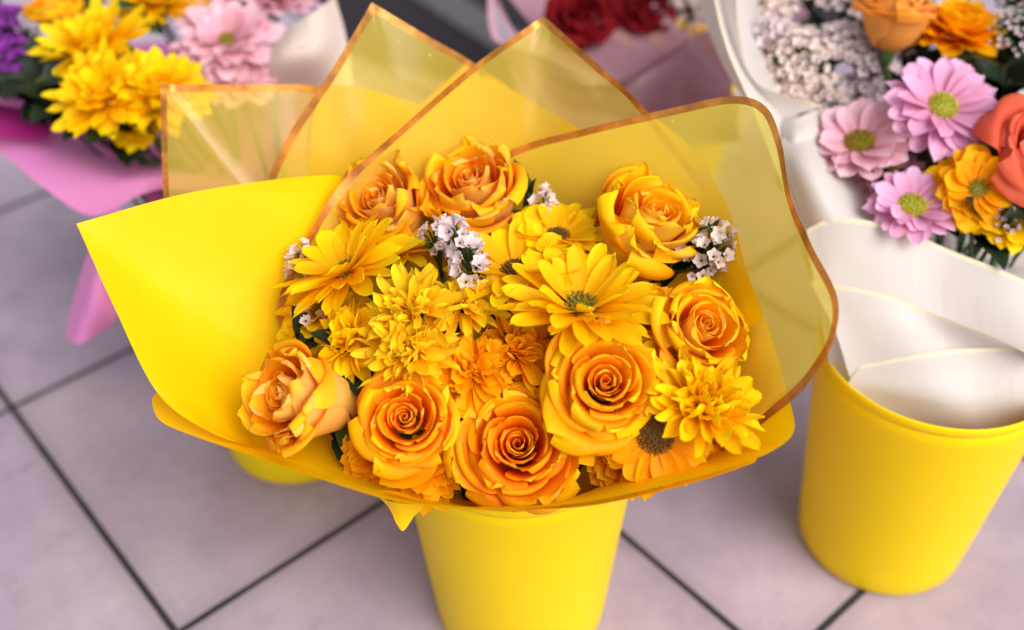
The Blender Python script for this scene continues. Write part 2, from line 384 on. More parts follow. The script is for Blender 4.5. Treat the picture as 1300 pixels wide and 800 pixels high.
# ------------------------------------------------------------------ daisies and chrysanthemums
def ray_petal(L, Wd, rise, bend, trough, seed, twist=0.0, notch=.04, nu=7, nt=12, base_w=.42, wave=.05):
    """along +x from the rim of the disc; rise = start angle, bend = curvature of the midline"""
    rg = np.random.RandomState(seed)
    u = np.linspace(-1, 1, nu)[None, :].repeat(nt, 0); tl = 1-(1-np.linspace(0, 1, nt))**1.7; t = tl[:, None].repeat(nu, 1)
    a = rise + bend*tl**1.4
    dx = np.cos(a); dz = np.sin(a)
    mx = np.concatenate([[0], np.cumsum((dx[1:]+dx[:-1])*.5*np.diff(tl))])*L
    mz = np.concatenate([[0], np.cumsum((dz[1:]+dz[:-1])*.5*np.diff(tl))])*L
    w = Wd*(base_w+(1-base_w)*np.sin(np.clip(t/.58, 0, 1)*PI/2))*np.sqrt(np.clip(1-np.clip((t-.58)/.422, 0, 1)**2.6, .0, 1))
    y = u*w
    h = trough*w*(u*u) + .07*w*np.cos(u*PI*2.0)*(1-.4*t)       # channel with two ridges
    tw = twist*t + wave*np.sin(5*t+rg.rand()*6)
    yy = y*np.cos(tw) - h*np.sin(tw); hh = y*np.sin(tw) + h*np.cos(tw)
    nx = -np.sin(a)[:, None]; nz = np.cos(a)[:, None]
    back = (np.abs(u)**2)*L*notch*smoothstep(.7, 1, t) - L*notch*.5*(1-np.abs(u*1.0))*0 
    X = mx[:, None] + nx*hh - back*np.cos(a)[:, None]
    Z = mz[:, None] + nz*hh - back*np.sin(a)[:, None]
    X = X + L*.03*np.sin(u*3+rg.rand()*6)*t**3
    V = np.stack([X, yy, Z], -1).reshape(-1, 3)
    g = np.stack([t, np.full_like(u, rg.rand()), u*.5+.5, np.ones_like(u)], -1).reshape(-1, 4)
    uv = np.stack([u*.5+.5, t], -1).reshape(-1, 2)
    return V, gridfaces(nu, nt), g, uv
def disc_mesh(r, h, n, seed):
    rg = random.Random(seed); V = []; F = []; G = []
    # dome
    K = 14
    for j in range(6):
        q = j/5; rr = r*math.sin(q*PI/2)*1.0; zz = h*math.cos(q*PI/2)-.0006
        for k in range(K): V.append((rr*math.cos(2*PI*k/K), rr*math.sin(2*PI*k/K), zz)); G.append((q*q, .4, 0, 1))
    for j in range(5):
        for k in range(K): F.append((j*K+k, (j+1)*K+k, (j+1)*K+(k+1) % K, j*K+(k+1) % K))
    for i in range(n):
        q = math.sqrt((i+.5)/n); a = i*2.39996
        rr = r*1.02*math.sin(q*PI/2); zz = h*math.cos(q*PI/2)
        s = r*.092*rg.uniform(.75, 1.2); c = Vector((rr*math.cos(a), rr*math.sin(a), zz))
        nrm = Vector((c.x*.8, c.y*.8, r*.5+zz)).normalized(); x = nrm.orthogonal().normalized(); y = nrm.cross(x)
        o = len(V); tt = rg.random()
        for lv, (sr, sz) in enumerate(((1, -.3), (.95, .8), (.45, 1.5))):
            for k in range(5):
                V.append(c + (x*math.cos(k*1.2566)+y*math.sin(k*1.2566))*s*sr + nrm*s*sz*(1+.5*q)); G.append((q*q, tt, 0, 1))
        V.append(c+nrm*s*1.6*(1+.5*q)); G.append((min(1, q*q+.1), tt, 0, 1))
        for lv in range(2):
            for k in range(5): F.append((o+lv*5+k, o+lv*5+(k+1) % 5, o+lv*5+5+(k+1) % 5, o+lv*5+5+k))
        for k in range(5): F.append((o+10+k, o+10+(k+1) % 5, o+15))
    return mesh('disc', V, F, G)
def daisy(pos, axis, rad, label, mat='yel', disc='disc', whorls=((17, 1.0, .18, -.10), (15, .88, .38, -.05)), rd=.0085, wid=.0062,
          seed=1, group=None, stem_to=None, jitter=1.0, spin=0.0, name='daisy', cat='daisy', skip=None, trough=.26):
    rg = random.Random(seed)
    ax = Vector(axis).normalized()
    t = thing(name, label, cat, pos, basis(ax, spin), group)
    for wi, (n, fl, rise, bend) in enumerate(whorls):
        for i in range(n):
            a = 2*PI*(i+rg.uniform(-.28, .28)*jitter)/n + wi*.21
            L = (rad-rd*.7)*fl*rg.uniform(.84-.14*max(0, jitter-1), 1.06)
            V, F, g, uv = ray_petal(L, wid*rg.uniform(.8, 1.15), rise+rg.uniform(-.14, .14)*jitter, bend+rg.uniform(-.22, .22)*jitter,
                                    trough*rg.uniform(.5, 1.3), seed*131+wi*40+i, twist=rg.uniform(-.5, .5)*min(jitter, 2.6), notch=rg.uniform(0, .07), wave=.08*jitter)
            V = V + np.array([rd*.72*(1-.10*wi), 0, -.0012+.0011*wi])
            if jitter > 1.5:
                ro = rg.uniform(-.7, .7); V = V @ np.array([[1, 0, 0], [0, math.cos(ro), math.sin(ro)], [0, -math.sin(ro), math.cos(ro)]])
                V = V + np.array([rg.uniform(-.004, .003), rg.uniform(-.003, .003), rg.uniform(-.004, .003)])
            c, s = math.cos(a), math.sin(a)
            link('petal', mesh('petal', V@np.array([[c, -s, 0], [s, c, 0], [0, 0, 1]]).T, F, g, uv), M[mat], t)
    if disc: link('disc', disc_mesh(rd, rd*.42, 90, seed), M[disc], t)
    v = []; fc = []
    for j, (r, z) in enumerate(((.002, -.013), (.006, -.009), (.0085, -.003), (.007, -.0018))):
        for k in range(10): v.append((r*math.cos(k*PI/5), r*math.sin(k*PI/5), z))
    for j in range(3):
        for k in range(10): fc.append((j*10+k, j*10+(k+1) % 10, (j+1)*10+(k+1) % 10, (j+1)*10+k))
    link('calyx', mesh('calyx', v, fc), M['stem'], t)
    if stem_to is not None: stem(t, Vector(pos), ax, stem_to, -.011, .0019)
    return t
FULL = ((20, 1.0, -.05, .15), (19, .93, .22, .12), (17, .80, .52, .18), (13, .60, .85, .25), (9, .40, 1.15, .3))
MESSY = ((24, 1.0, .05, .25), (23, .86, .38, .35), (21, .68, .70, .55), (18, .52, 1.0, .6), (13, .36, 1.25, .5))

# ------------------------------------------------------------------ statice
def floret_geo(s, seed):
    rg = np.random.RandomState(seed); V = []; F = []; G = []; UV = []
    n = 5
    K = 20
    for j, (r, z) in enumerate(((.10, -.55), (.22, -.15), (.55, .22), (.88, .34), (1.0, .42))):
        for k in range(K):
            a = 2*PI*k/K; lob = 1-.26*(j/4)**2*(.5+.5*math.cos(n*a+PI))-.05*rg.rand()*(j > 2)
            V.append((r*lob*s*math.cos(a), r*lob*s*math.sin(a), (z+.16*(j/4)*math.cos(2*n*a+seed)*(j > 1)+.10*rg.rand()*(j > 2))*s))
            G.append((j/4, rg.rand(), 0, 1)); UV.append((k/K, j/4))
    for j in range(4):
        for k in range(K): F.append((j*K+k, j*K+(k+1) % K, (j+1)*K+(k+1) % K, (j+1)*K+k))
    return mesh('floret', V, F, G, UV)
FLO = [floret_geo(1.0, i) for i in range(7)]
FLOM = {}
def floret_mesh(mat, i):
    if (mat, i) not in FLOM:
        me = FLO[i].copy(); me.materials.append(M[mat]); FLOM[(mat, i)] = me
    return FLOM[(mat, i)]
def statice(pos, axis, ln, wd, nfl, label, mat='white_floret', size=.0042, seed=1, group=None, stem_to=None, spin=0, dome=False, cat='statice'):
    rg = random.Random(seed); ax = Vector(axis).normalized()
    t = thing('statice_sprig', label, cat, pos, basis(ax, spin), group)
    tubes = [tube([(0, 0, -.02), (0, 0, ln*.45), (0, 0, ln*.85)], [.0016, .0013, .0007], 6)]
    for i in range(nfl):
        q = (i+.5)/nfl
        if dome:
            rr = wd*math.sqrt(q); a = i*2.39996
            p = Vector((rr*math.cos(a), rr*math.sin(a), ln*(1-(rr/wd)**2*.6)+rg.uniform(-.004, .004)))
            d = Vector((p.x*.8, p.y*.8, wd*.8)).normalized()
        else:
            zz = ln*(.05+.98*q); a = i*2.2+rg.uniform(-.6, .6)
            rr = wd*(.35+.65*math.sin(min(1, (1-q)*1.15+.12)*PI/2))*rg.uniform(.35, 1.0)
            p = Vector((rr*math.cos(a), rr*math.sin(a), zz)); d = Vector((math.cos(a), math.sin(a), .9)).normalized()
        d = (d+Vector((rg.uniform(-.35, .35), rg.uniform(-.35, .35), rg.uniform(-.2, .35)))).normalized()
        o = bpy.data.objects.new('floret', floret_mesh(mat, rg.randrange(7))); COL.objects.link(o); o.parent = t
        s = size*rg.uniform(.7, 1.2)
        o.matrix_local = Matrix.Translation(p) @ basis(d, rg.uniform(0, 6)).to_4x4() @ Matrix.Scale(s, 4)
        tubes.append(tube([(0, 0, max(-.01, p.z-.018)), p*.6+Vector((0, 0, (p.z-.008)*.4)), p-d*s*.3], [.0009, .0008, .0011], 5))
    v, f = merge(tubes); link('stem', mesh('stem', v, f), M['stem'], t)
    if stem_to is not None: stem(t, Vector(pos), ax, stem_to, -.018, .0017)
    return t
def leaf_sprig(pos, axis, L, Wd, n, label, mat='leaf', seed=1, group=None, spin=0, stem_to=None, fan=.9):
    rg = random.Random(seed); t = thing('leaf_sprig', label, 'leaf sprig', pos, basis(axis, spin), group)
    v, f = tube([(0, 0, -.03), (0, 0, 0), (0, 0, L*.5)], [.0016, .0014, .0008], 6)
    link('stem', mesh('stem', v, f), M['stem'], t)
    for k in range(n):
        V, F, g, uv = leaf_geo(L*rg.uniform(.75, 1.1), Wd*rg.uniform(.8, 1.15), .5, 7, 15, seed*17+k, droop=rg.uniform(.1, .7), serr=.05)
        Rm = np.array(Matrix.Rotation(k*2.4+rg.uniform(-.3, .3), 3, 'Z') @ Matrix.Rotation(-(PI/2-fan*rg.uniform(.5, 1.1)*(.15 if k == 0 else 1)), 3, 'Y'))
        link('leaf', mesh('leaf', V@Rm.T+np.array([0, 0, L*.5*k/max(1, n)]), F, g, uv), M[mat], t)
    if stem_to is not None: stem(t, Vector(pos), Vector(axis).normalized(), stem_to, -.028, .0015)
    return t

# ------------------------------------------------------------------ sheets of wrapping
def curve(pts, n, corners=()):
    """smooth curve through pts with sharp corners, n samples; also returns sample of each point"""
    P = [np.asarray(p, float) for p in pts]; N = len(P)
    def tan(i, side):
        if i in corners or i == 0 or i == N-1:
            j = i+side
            return (P[j]-P[i])*side if 0 <= j < N else np.zeros(len(P[0]))
        return (P[i+1]-P[i-1])*.5
    seg = [np.linalg.norm(P[i+1]-P[i]) for i in range(N-1)]
    tot = sum(seg); out = []; marks = []
    cnt = [max(2, int(round(n*s/tot))) for s in seg]
    for i in range(N-1):
        a, b = tan(i, 1), tan(i+1, -1)
        l = seg[i]
        for v_ in (0, 1):
            pass
        if np.linalg.norm(a) > 0: a = a/np.linalg.norm(a)*min(np.linalg.norm(a), l*1.2)
        if np.linalg.norm(b) > 0: b = b/np.linalg.norm(b)*min(np.linalg.norm(b), l*1.2)
        marks.append(len(out))
        for k in range(cnt[i]):
            s = k/cnt[i]; h00 = 2*s**3-3*s*s+1; h10 = s**3-2*s*s+s; h01 = -2*s**3+3*s*s; h11 = s**3-s*s
            out.append(h00*P[i]+h10*a+h01*P[i+1]+h11*b)
    marks.append(len(out)); out.append(P[-1])
    return np.array(out), marks
def sheet(edge, corners, axis_xy, a0, a1, rb, zb, bulge, parent, name='paper_sheet', mat='paper', border=None, bw=.006, nt=26, n=110,
          wob=.0022, seed=0, smo=.2, label=None, bend=1.0, base=None, bname='gold_border'):
    """edge: [(u,v,z)] of the sheet's free edge; it runs down to an arc (angles a0..a1, degrees) in the bucket's mouth"""
    rg = np.random.RandomState(seed)
    E, marks = curve([at(*p) for p in edge], n, corners)
    K = len(E); q = np.linspace(0, 1, K)
    L = np.concatenate([[0], np.cumsum(np.linalg.norm(np.diff(E, axis=0), axis=1))]); q = L/L[-1]
    if base is None:
        an = np.radians(a0+(a1-a0)*q)
        B = np.stack([axis_xy[0]+rb*np.cos(an), axis_xy[1]+rb*np.sin(an), np.full(K, zb)], 1)
    else:
        B, _ = curve(base, K, ()); B = np.array([B[int(round(x*(len(B)-1)))] for x in q])
    C = B + np.array([0, 0, 1.0])
    outw = E-B; outw[:, 2] = 0
    T = np.linspace(0, 1, nt)**.9
    ph = rg.rand(4)*6.28
    def sm(A, sg):
        if sg < .6: return A
        w_ = int(3*sg)+1; k_ = np.exp(-.5*(np.arange(-w_, w_+1)/sg)**2); k_ /= k_.sum()
        Ap = np.concatenate([2*A[0]-A[1:w_+1][::-1] if len(A) > w_ else np.repeat(A[:1], w_, 0), A, 2*A[-1]-A[-w_-1:-1][::-1] if len(A) > w_ else np.repeat(A[-1:], w_, 0)])
        return np.stack([np.convolve(Ap[:, c], k_, 'valid') for c in range(3)], 1)
    rows = []
    for t in T:
        Et = sm(E, max(min(4.0, smo*20), (1-t)*K*smo) if t < 1 else 0)
        P = B*(1-t)+Et*t
        w = math.sin(PI*t)
        P = P + bulge*w*(outw*.55+np.array([0, 0, -.28])*np.linalg.norm(outw, axis=1)[:, None]*1.0)
        d = wob*math.sin(PI*min(1, t*1.0))*(np.sin(q*9+ph[0]+t*3)+.6*np.sin(q*17+ph[1]-t*4))
        Es = sm(E, K*.07); nn = np.cross(np.gradient(Es, axis=0), Es-B); nn /= np.linalg.norm(nn, axis=1)[:, None]+1e-9
        P = P + nn*d[:, None]
        rows.append(P)
    rows = np.array(rows)
    # inner rim: constant distance from the free edge, mitred at the corners
    if border:
        tg = np.gradient(E, axis=0); tg /= np.linalg.norm(tg, axis=1)[:, None]+1e-12
        inn = rows[-2]-E; inn /= np.linalg.norm(inn, axis=1)[:, None]+1e-12
        def perp(i, tt):
            v = inn[i]-tt*np.dot(inn[i], tt)
            return v
        cm = set(marks[c] for c in corners)
        X = np.zeros_like(E); ref = np.zeros_like(E)
        nrm = np.cross(tg, inn)
        for i in range(K):
            n_ = nrm[i]/(np.linalg.norm(nrm[i])+1e-12)
            if i in cm:
                t1 = E[i]-E[i-1]; t2 = E[i+1]-E[i]; t1 /= np.linalg.norm(t1); t2 /= np.linalg.norm(t2)
                n_ = np.cross(t1, t2); n_ /= np.linalg.norm(n_)
                s_ = 1 if np.dot(np.cross(n_, t1), inn[i]) > 0 else -1
                p1 = np.cross(n_, t1)*s_; p2 = np.cross(n_, t2)*s_
                X[i] = E[i] + bw*(p1+p2)/(1+np.dot(p1, p2))
            else:
                tt = tg[i]
                near = [c for c in cm if abs(c-i) == 1]
                if near: tt = (E[i+1]-E[i]) if near[0] == i-1 else (E[i]-E[i-1]); tt = tt/np.linalg.norm(tt)
                v = perp(i, tt); ln = np.linalg.norm(v)
                if ln < .15: v = v/(ln+1e-9)
                else: v = v/ln
                X[i] = E[i]+v*bw
        # keep samples next to a mitre from crossing it
        for c in cm:
            for s in (-1, 1):
                j = c+s
                d0 = E[c+8*s]-E[c]; d0 /= np.linalg.norm(d0)
                lim = np.dot(X[c]-E[c], d0)
                while 0 <= j < K and np.dot(X[j]-E[c], d0) < lim: X[j] = X[c]+d0*1e-5*abs(j-c); j += s
        # move the last interior rows so that they end at X
        D = X-E
        for j, t in enumerate(T[:-1]): pass
        rows2 = [r + sm(D, max(7.0, (1-t)*K*.25))*smoothstep(.35, 1.0, np.array(t)) for r, t in zip(rows[:-1], T[:-1])]
        rows2.append(X); g = np.array(rows2)
    else: g = rows
    me = mesh(name, g.reshape(-1, 3), gridfaces(K, len(g)))
    o = link(name, me, M[mat], parent)
    if label: o['label'] = label
    if border:
        V = np.concatenate([X, E]); f = [(i, i+1, K+i+1, K+i) for i in range(K-1)]
        link(bname, mesh(bname, V, f), M[border], o)
    return o
def patch(ctrl, parent, name, mat, n=22, border=None, label=None, world=False, bname='edge_band', bw=.08, wob=0.0):
    """free-form sheet: ctrl[row][col] = (u,v,z) points, smooth both ways; border = band along the last row"""
    R = []
    for row in ctrl:
        c, _ = curve([p if world else at(*p) for p in row], 60); idx = np.linspace(0, len(c)-1, n*2).round().astype(int); R.append(c[idx])
    R = np.array(R); cols = []
    for i in range(R.shape[1]):
        c, _ = curve(R[:, i], 60); idx = np.linspace(0, len(c)-1, n).round().astype(int); cols.append(c[idx])
    G = np.array(cols).transpose(1, 0, 2)   # n x 2n
    K = G.shape[1]
    if wob:
        q = np.linspace(0, 1, K)[None, :]; t = np.linspace(0, 1, n)[:, None]
        G = G + np.array([.3, -.5, .6])*(wob*(np.sin(q*11+t*5)+.6*np.sin(q*7-t*9+2)))[:, :, None]
    o = link(name, mesh(name, G.reshape(-1, 3), gridfaces(K, n)), M[mat], parent)
    if label: o['label'] = label
    if border:
        e = G[-1]; d = G[-1]-G[-2]; d /= np.linalg.norm(d, axis=1)[:, None]+1e-9
        e2 = e+d*bw
        V = np.concatenate([e, e2]); f = [(i, i+1, K+i+1, K+i) for i in range(K-1)]
        link(bname, mesh(bname, V, f), M[border], o)
    return o

# ------------------------------------------------------------------ setting
yaw = .70134
nA = np.array([math.cos(yaw), math.sin(yaw)]); nB = np.array([-math.sin(yaw), math.cos(yaw)])
org = nA*(.15192*H) + nB*(1.61634*H)
S = 30
fl = link('floor', mesh('floor', [(-S, -S, 0), (S, -S, 0), (S, S, 0), (-S, S, 0)], [(0, 1, 2, 3)], smooth=False), M['floor'])
fl.location = (org[0], org[1], 0); fl.rotation_euler = (0, 0, yaw); fl['kind'] = 'structure'

mt_ = link('floor_shade_sheet', mesh('floor_shade_sheet', *(lambda q: ([(q[0][0], q[0][1], .004), (q[1][0], q[1][1], .004), (q[2][0], q[2][1], .004), (q[3][0], q[3][1], .004)], [(0, 1, 2, 3)]))(
    [at(*p, 0)[:2] for p in ((430, 68), (800, 160), (1500, -150), (300, -200))]), smooth=False), plain_mat('floor_shade_dark', (.030, .024, .030), .8, .2, 60, .4, .001)); mt_['kind'] = 'structure'  # dark sheet added where the back floor only lies in shade
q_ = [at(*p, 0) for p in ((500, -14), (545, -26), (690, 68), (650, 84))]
gs = link('floor_shade_strip', mesh('floor_shade_strip', [(p[0], p[1], .008) for p in q_], [(0, 1, 2, 3)], smooth=False), plain_mat('floor_shade_grey', (.11, .10, .11), .6)); gs['kind'] = 'structure'  # paler band of the shaded floor, added as a flat strip

# buckets
def bucket(x, y, label, group='yellow plastic flower buckets'):
    t = thing('flower_bucket', label, 'bucket', (x, y, 0), None, group)
    r0, r1, h = .0661, .0842, .2159; th = .0016
    prof = [(0, .001), (r0-.006, .001), (r0-.002, .0022), (r0, .006)]
    for i in range(1, 14):
        q = i/14; prof.append((r0+(r1-r0)*q, .006+(h-.012)*q))
    body_n = len(prof)
    prof += [(r1-.0006, h-.010), (r1-.002, h-.009)]
    for i in range(13, 0, -1):
        q = i/14; prof.append((r0+(r1-r0)*q-th, .006+(h-.012)*q))
    prof += [(r0-.004, .006), (0, .006)]
    def lathe(prof, K=72, close=False):
        v = []; f = []
        for r, z in prof:
            for k in range(K): v.append((r*math.cos(2*PI*k/K), r*math.sin(2*PI*k/K), z))
        n = len(prof)
        for j in range(n-1 if not close else n):
            j2 = (j+1) % n
            for k in range(K): f.append((j*K+k, j*K+(k+1) % K, j2*K+(k+1) % K, j2*K+k))
        return v, f
    link('body', mesh('body', *lathe(prof)), M['bucket'], t)
    rim = [(r1-.0005+(.0014)*math.cos(a), h-.0045+.0040*math.sin(a)) for a in np.linspace(0, 2*PI, 12, endpoint=False)]
    link('rim', mesh('rim', *lathe(rim, close=True)), M['bucket'], t)
    return t
BM = (.0028, .519); BR = (.3053, .5792); BL = (-.1985, .7066); BT = (.155, 1.02)
bucket(*BM, 'yellow plastic bucket in the middle, under the yellow bouquet')
bucket(*BR, 'yellow plastic bucket on the right, under the white wrapped bouquet')
bucket(*BL, 'yellow plastic bucket mostly hidden behind the big yellow paper flap, under the pink wrapped bouquet')

# ------------------------------------------------------------------ the yellow bouquet: wrapping
def dist_at(u, v, z): return float(np.linalg.norm(at(u, v, z)-CAMP))
YB = thing('bouquet_wrapper', 'flared wrapper of matte yellow paper and gold edged translucent film round the yellow roses', 'flower wrapper', (BM[0], BM[1], .20))
def ysheet(edge, corners, a0, a1, rb=.066, zb=.195, bulge=.10, **k):
    o = sheet(edge, corners, BM, a0, a1, rb, zb, bulge, None, **k)
    o.parent = YB; o.matrix_parent_inverse = YB.matrix_world.inverted()
    return o
# back papers (seen through the films)
ysheet([(390, 235, .31), (396, 160, .345), (412, 108, .365), (460, 112, .37), (530, 132, .355), (650, 178, .335), (800, 250, .29)], (2,), 175, 45, .070, seed=1)
ysheet([(430, 240, .295), (500, 165, .335), (592, 80, .368), (740, 165, .345), (860, 228, .315), (930, 280, .28)], (2,), 150, 25, .068, seed=2)
ysheet([(690, 195, .32), (760, 160, .342), (826, 146, .356), (880, 190, .350), (925, 265, .338), (950, 350, .335), (980, 430, .315), (1003, 510, .305), (1008, 548, .298), (985, 570, .288), (950, 584, .275), (880, 590, .262)], (2,), 75, -52, .070, seed=3)
# left flap
ysheet([(452, 300, .300), (432, 224, .346), (420, 222, .350), (350, 228, .365), (230, 247, .372), (97, 284, .375), (145, 390, .340), (201, 500, .305), (270, 550, .284), (340, 572, .270)], (1, 5), 120, 236, .070, bulge=.12, seed=4, label='broad matte yellow paper flap on the left')
# front lip with its rounded left corner
ysheet([(262, 470, .250), (222, 485, .268), (200, 498, .279), (193, 512, .283), (212, 540, .284), (350, 589, .278), (480, 631, .278), (560, 644, .282), (640, 647, .283), (760, 635, .286), (880, 607, .290), (962, 581, .292), (990, 560, .292)], (), 205, 335, .068, bulge=-.03, seed=5, smo=.09)
ysheet([(480, 622, 0.278), (560, 642, 0.272), (640, 648, 0.269), (760, 640, 0.270), (880, 613, 0.278), (958, 587, 0.284), (961, 579, 0.286)], (), 235, 325, .070, bulge=-.03, seed=6, smo=.08)
# folded tip below the lip
o = patch([[(478, 628, .258), (500, 638, .257), (540, 641, .256)], [(494, 645, .250), (510, 651, .250), (534, 648, .250)], [(503, 664, .244), (512, 674, .240), (526, 655, .246)]], None, 'folded_paper_tip', 'paper', 8)
o.parent = YB; o.matrix_parent_inverse = YB.matrix_world.inverted()
# films
ysheet([(215, 300, .32), (207, 245, .345), (203, 107, .375), (300, 107, .372), (390, 108, .365), (450, 118, .345), (480, 160, .31)], (2,), 165, 110, .064, name='film_sheet', mat='film', border='gold', bw=.0052, seed=11, bulge=.12)
ysheet([(335, 250, .325), (342, 222, .335), (370, 165, .362), (425, 82, .40), (472, 3, .425), (540, 44, .400), (605, 82, .372), (700, 150, .32)], (4,), 160, 70, .061, name='film_sheet', mat='film', border='gold', bw=.0052, seed=12, bulge=.12)
ysheet([(395, 452, .265), (372, 440, .270), (353, 410, .288), (355, 375, .303), (380, 320, .325), (432, 234, .352), (505, 166, .378), (600, 84, .405), (690, 20, .418), (755, 78, .405), (815, 134, .392), (900, 240, .335)], (8,), 195, 42, .058, name='film_sheet', mat='film', border='gold', bw=.0047, seed=13, bulge=.12)
ysheet([(560, 240, .315), (655, 188, .350), (740, 164, .372), (850, 138, .392), (930, 122, .405), (972, 135, .405), (992, 180, .395), (1003, 245, .382), (1030, 310, .372), (1063, 377, .365), (1058, 432, .350), (1030, 482, .325), (1007, 507, .308), (965, 540, .285)], (), 110, -38, .056, name='film_sheet', mat='film_light', border='gold', bw=.0047, seed=14, bulge=.13)

# ------------------------------------------------------------------ the yellow bouquet: flowers
FOOT = (BM[0], BM[1], .03)
def foot(r=None):
    a = rnd.uniform(0, 6.28); q = rnd.uniform(0, .045); return (BM[0]+q*math.cos(a), BM[1]+q*math.sin(a), .012)
def Rz(u, v, z, px, axis, label, **k):
    sc_ = px/170*dist_at(u, v, z)/.62*1.16
    return rose(at(u, v, z), axis, sc_, label, stem_to=foot(), **k)
GR = 'orange yellow roses in the middle bouquet'
Rz(478, 246, .347, 130, (-.24, -.34, .92), 'orange yellow rose at the back left of the middle bouquet, facing up', mat='rose_peach', seed=11, open_=.50, group=GR, tall=1.42, ruffle=1.7)
Rz(597, 222, .354, 130, (-.16, -.22, .97), 'rearmost orange rose of the middle bouquet with a pale peach underside', mat='rose_peach', seed=12, open_=.55, group=GR, tall=1.5, ruffle=1.7)
Rz(836, 266, .347, 146, (.40, -.12, .85), 'yellow orange rose at the back right, its pale side turned to the big daisy', mat='rose_yellow', seed=13, open_=.48, group=GR, tall=1.5, ruffle=1.7)
Rz(900, 410, .325, 122, (.34, -.42, .80), 'orange rose at the right edge above the ruffled yellow chrysanthemum', mat='rose_yellow', seed=14, open_=.70, group=GR, spin=1, tall=1.2, ruffle=1.5)
Rz(771, 481, .318, 141, (.04, -.50, .82), 'wide open yellow edged rose right of centre below the big daisy', mat='rose_yellow', seed=15, open_=1.0, group=GR, ruffle=1.5)
Rz(657, 560, .282, 150, (-.02, -.50, .86), 'largest deep orange rose at the front of the middle bouquet', mat='rose', seed=16, open_=1.05, group=GR, spin=2, ruffle=1.6)
Rz(513, 528, .298, 124, (-.02, -.50, .86), 'tightly spiralled orange rose at the front left', mat='rose', seed=17, open_=.8, group=GR, ruffle=1.5)
Rz(352, 500, .306, 130, (-.62, -.42, .62), 'orange rose lying at the far left against the yellow paper flap', mat='rose_peach', seed=18, open_=.55, group=GR, tall=1.6, ruffle=1.8)

def D(u, v, z, pr, axis, label, **k):
    return daisy(at(u, v, z), axis, pr*dist_at(u, v, z)/FPX, label, stem_to=foot(), **k)
GD = 'yellow daisies and chrysanthemums in the middle bouquet'
W2 = ((17, 1.0, .22, -.10), (15, .88, .48, -.12)); W3 = ((18, 1.0, .10, -.1), (16, .92, .34, -.1), (12, .75, .62, -.1))
D(737, 390, .326, 114, (.05, .06, 1), 'big bright yellow daisy with a greenish brown eye right of centre', whorls=((18, 1.0, .22, -.06), (17, .92, .46, -.12), (10, .74, .72, .0)), rd=.0118, wid=.0066, seed=21, group=GD, disc='disc')
D(655, 345, .324, 98, (-.10, .06, 1), 'yellow daisy with a dark eye partly hidden behind the big daisy', whorls=W2, rd=.0095, wid=.0070, seed=22, group=GD, disc='disc_brown')
D(440, 343, .324, 100, (-.42, .05, .9), 'yellow daisy fanned out to the left below the back left rose', whorls=W3, rd=.009, wid=.0068, seed=23, group=GD)
D(505, 318, .318, 70, (.05, .30, .95), 'small upright yellow daisy just below the back left rose', whorls=W2, rd=.007, wid=.0075, seed=24, group=GD)
D(525, 395, .326, 78, (-.10, -.25, .95), 'ruffled yellow chrysanthemum at the centre of the bouquet', mat='yel_pale', disc=None, whorls=MESSY, wid=.0037, rd=.007, seed=25, group=GD, jitter=2.8, name='chrysanthemum', cat='chrysanthemum', trough=.7)
D(590, 385, .322, 66, (.15, -.15, .95), 'ruffled yellow chrysanthemum under the white statice sprig', mat='yel_pale', disc=None, whorls=MESSY, wid=.0035, rd=.007, seed=26, group=GD, jitter=2.8, name='chrysanthemum', cat='chrysanthemum', trough=.7)
D(520, 447, .312, 74, (-.15, -.45, .9), 'ruffled yellow chrysanthemum just above the spiralled front left rose', mat='yel_pale', disc=None, whorls=MESSY, wid=.0038, rd=.007, seed=27, group=GD, jitter=2.0, name='chrysanthemum', cat='chrysanthemum', trough=.6)
D(448, 432, .305, 62, (-.4, -.35, .85), 'yellow chrysanthemum above the far left rose', mat='yel', disc=None, whorls=FULL, wid=.0052, rd=.007, seed=28, group=GD, jitter=1.6, name='chrysanthemum', cat='chrysanthemum')
D(598, 470, .300, 66, (.0, -.4, .9), 'shaded yellow chrysanthemum above the gap between the two front roses', mat='yel_warm', disc=None, whorls=FULL, wid=.0050, rd=.007, seed=29, group=GD, jitter=1.8, name='chrysanthemum', cat='chrysanthemum')
D(660, 445, .302, 62, (.1, -.3, .95), 'shaded amber chrysanthemum left of the wide open rose', mat='yel_warm', disc=None, whorls=FULL, wid=.0050, rd=.007, seed=30, group=GD, jitter=1.6, name='chrysanthemum', cat='chrysanthemum')
D(893, 516, .300, 86, (.25, -.22, .95), 'ruffled bright yellow chrysanthemum at the right edge below the right rose', mat='yel', disc=None, whorls=MESSY, wid=.0050, rd=.008, seed=31, group=GD, jitter=1.8, name='chrysanthemum', cat='chrysanthemum', trough=.6)
D(832, 553, .285, 80, (-.05, -.62, .75), 'amber daisy with a brown eye at the front right, petals hanging towards the paper lip', mat='yel_warm', disc='disc_brown', whorls=((17, 1.0, -.25, -.25), (15, .88, .05, -.25)), wid=.0075, rd=.0098, seed=32, group=GD)
D(540, 582, .256, 70, (-.05, -.55, .8), 'orange tinted chrysanthemum in the shade between the front roses at the paper lip', mat='yel_warm', disc=None, whorls=FULL, wid=.0058, rd=.008, seed=33, group=GD, name='chrysanthemum', cat='chrysanthemum')
D(795, 580, .256, 54, (.0, -.6, .8), 'orange tinted chrysanthemum low at the front right lip', mat='yel_warm', disc=None, whorls=FULL, wid=.0058, rd=.008, seed=34, group=GD, name='chrysanthemum', cat='chrysanthemum')
D(730, 270, .305, 34, (.0, .0, 1), 'small amber chrysanthemum at the back between two roses', mat='yel_warm', disc=None, whorls=FULL, wid=.0050, rd=.006, seed=35, group=GD, name='chrysanthemum', cat='chrysanthemum')
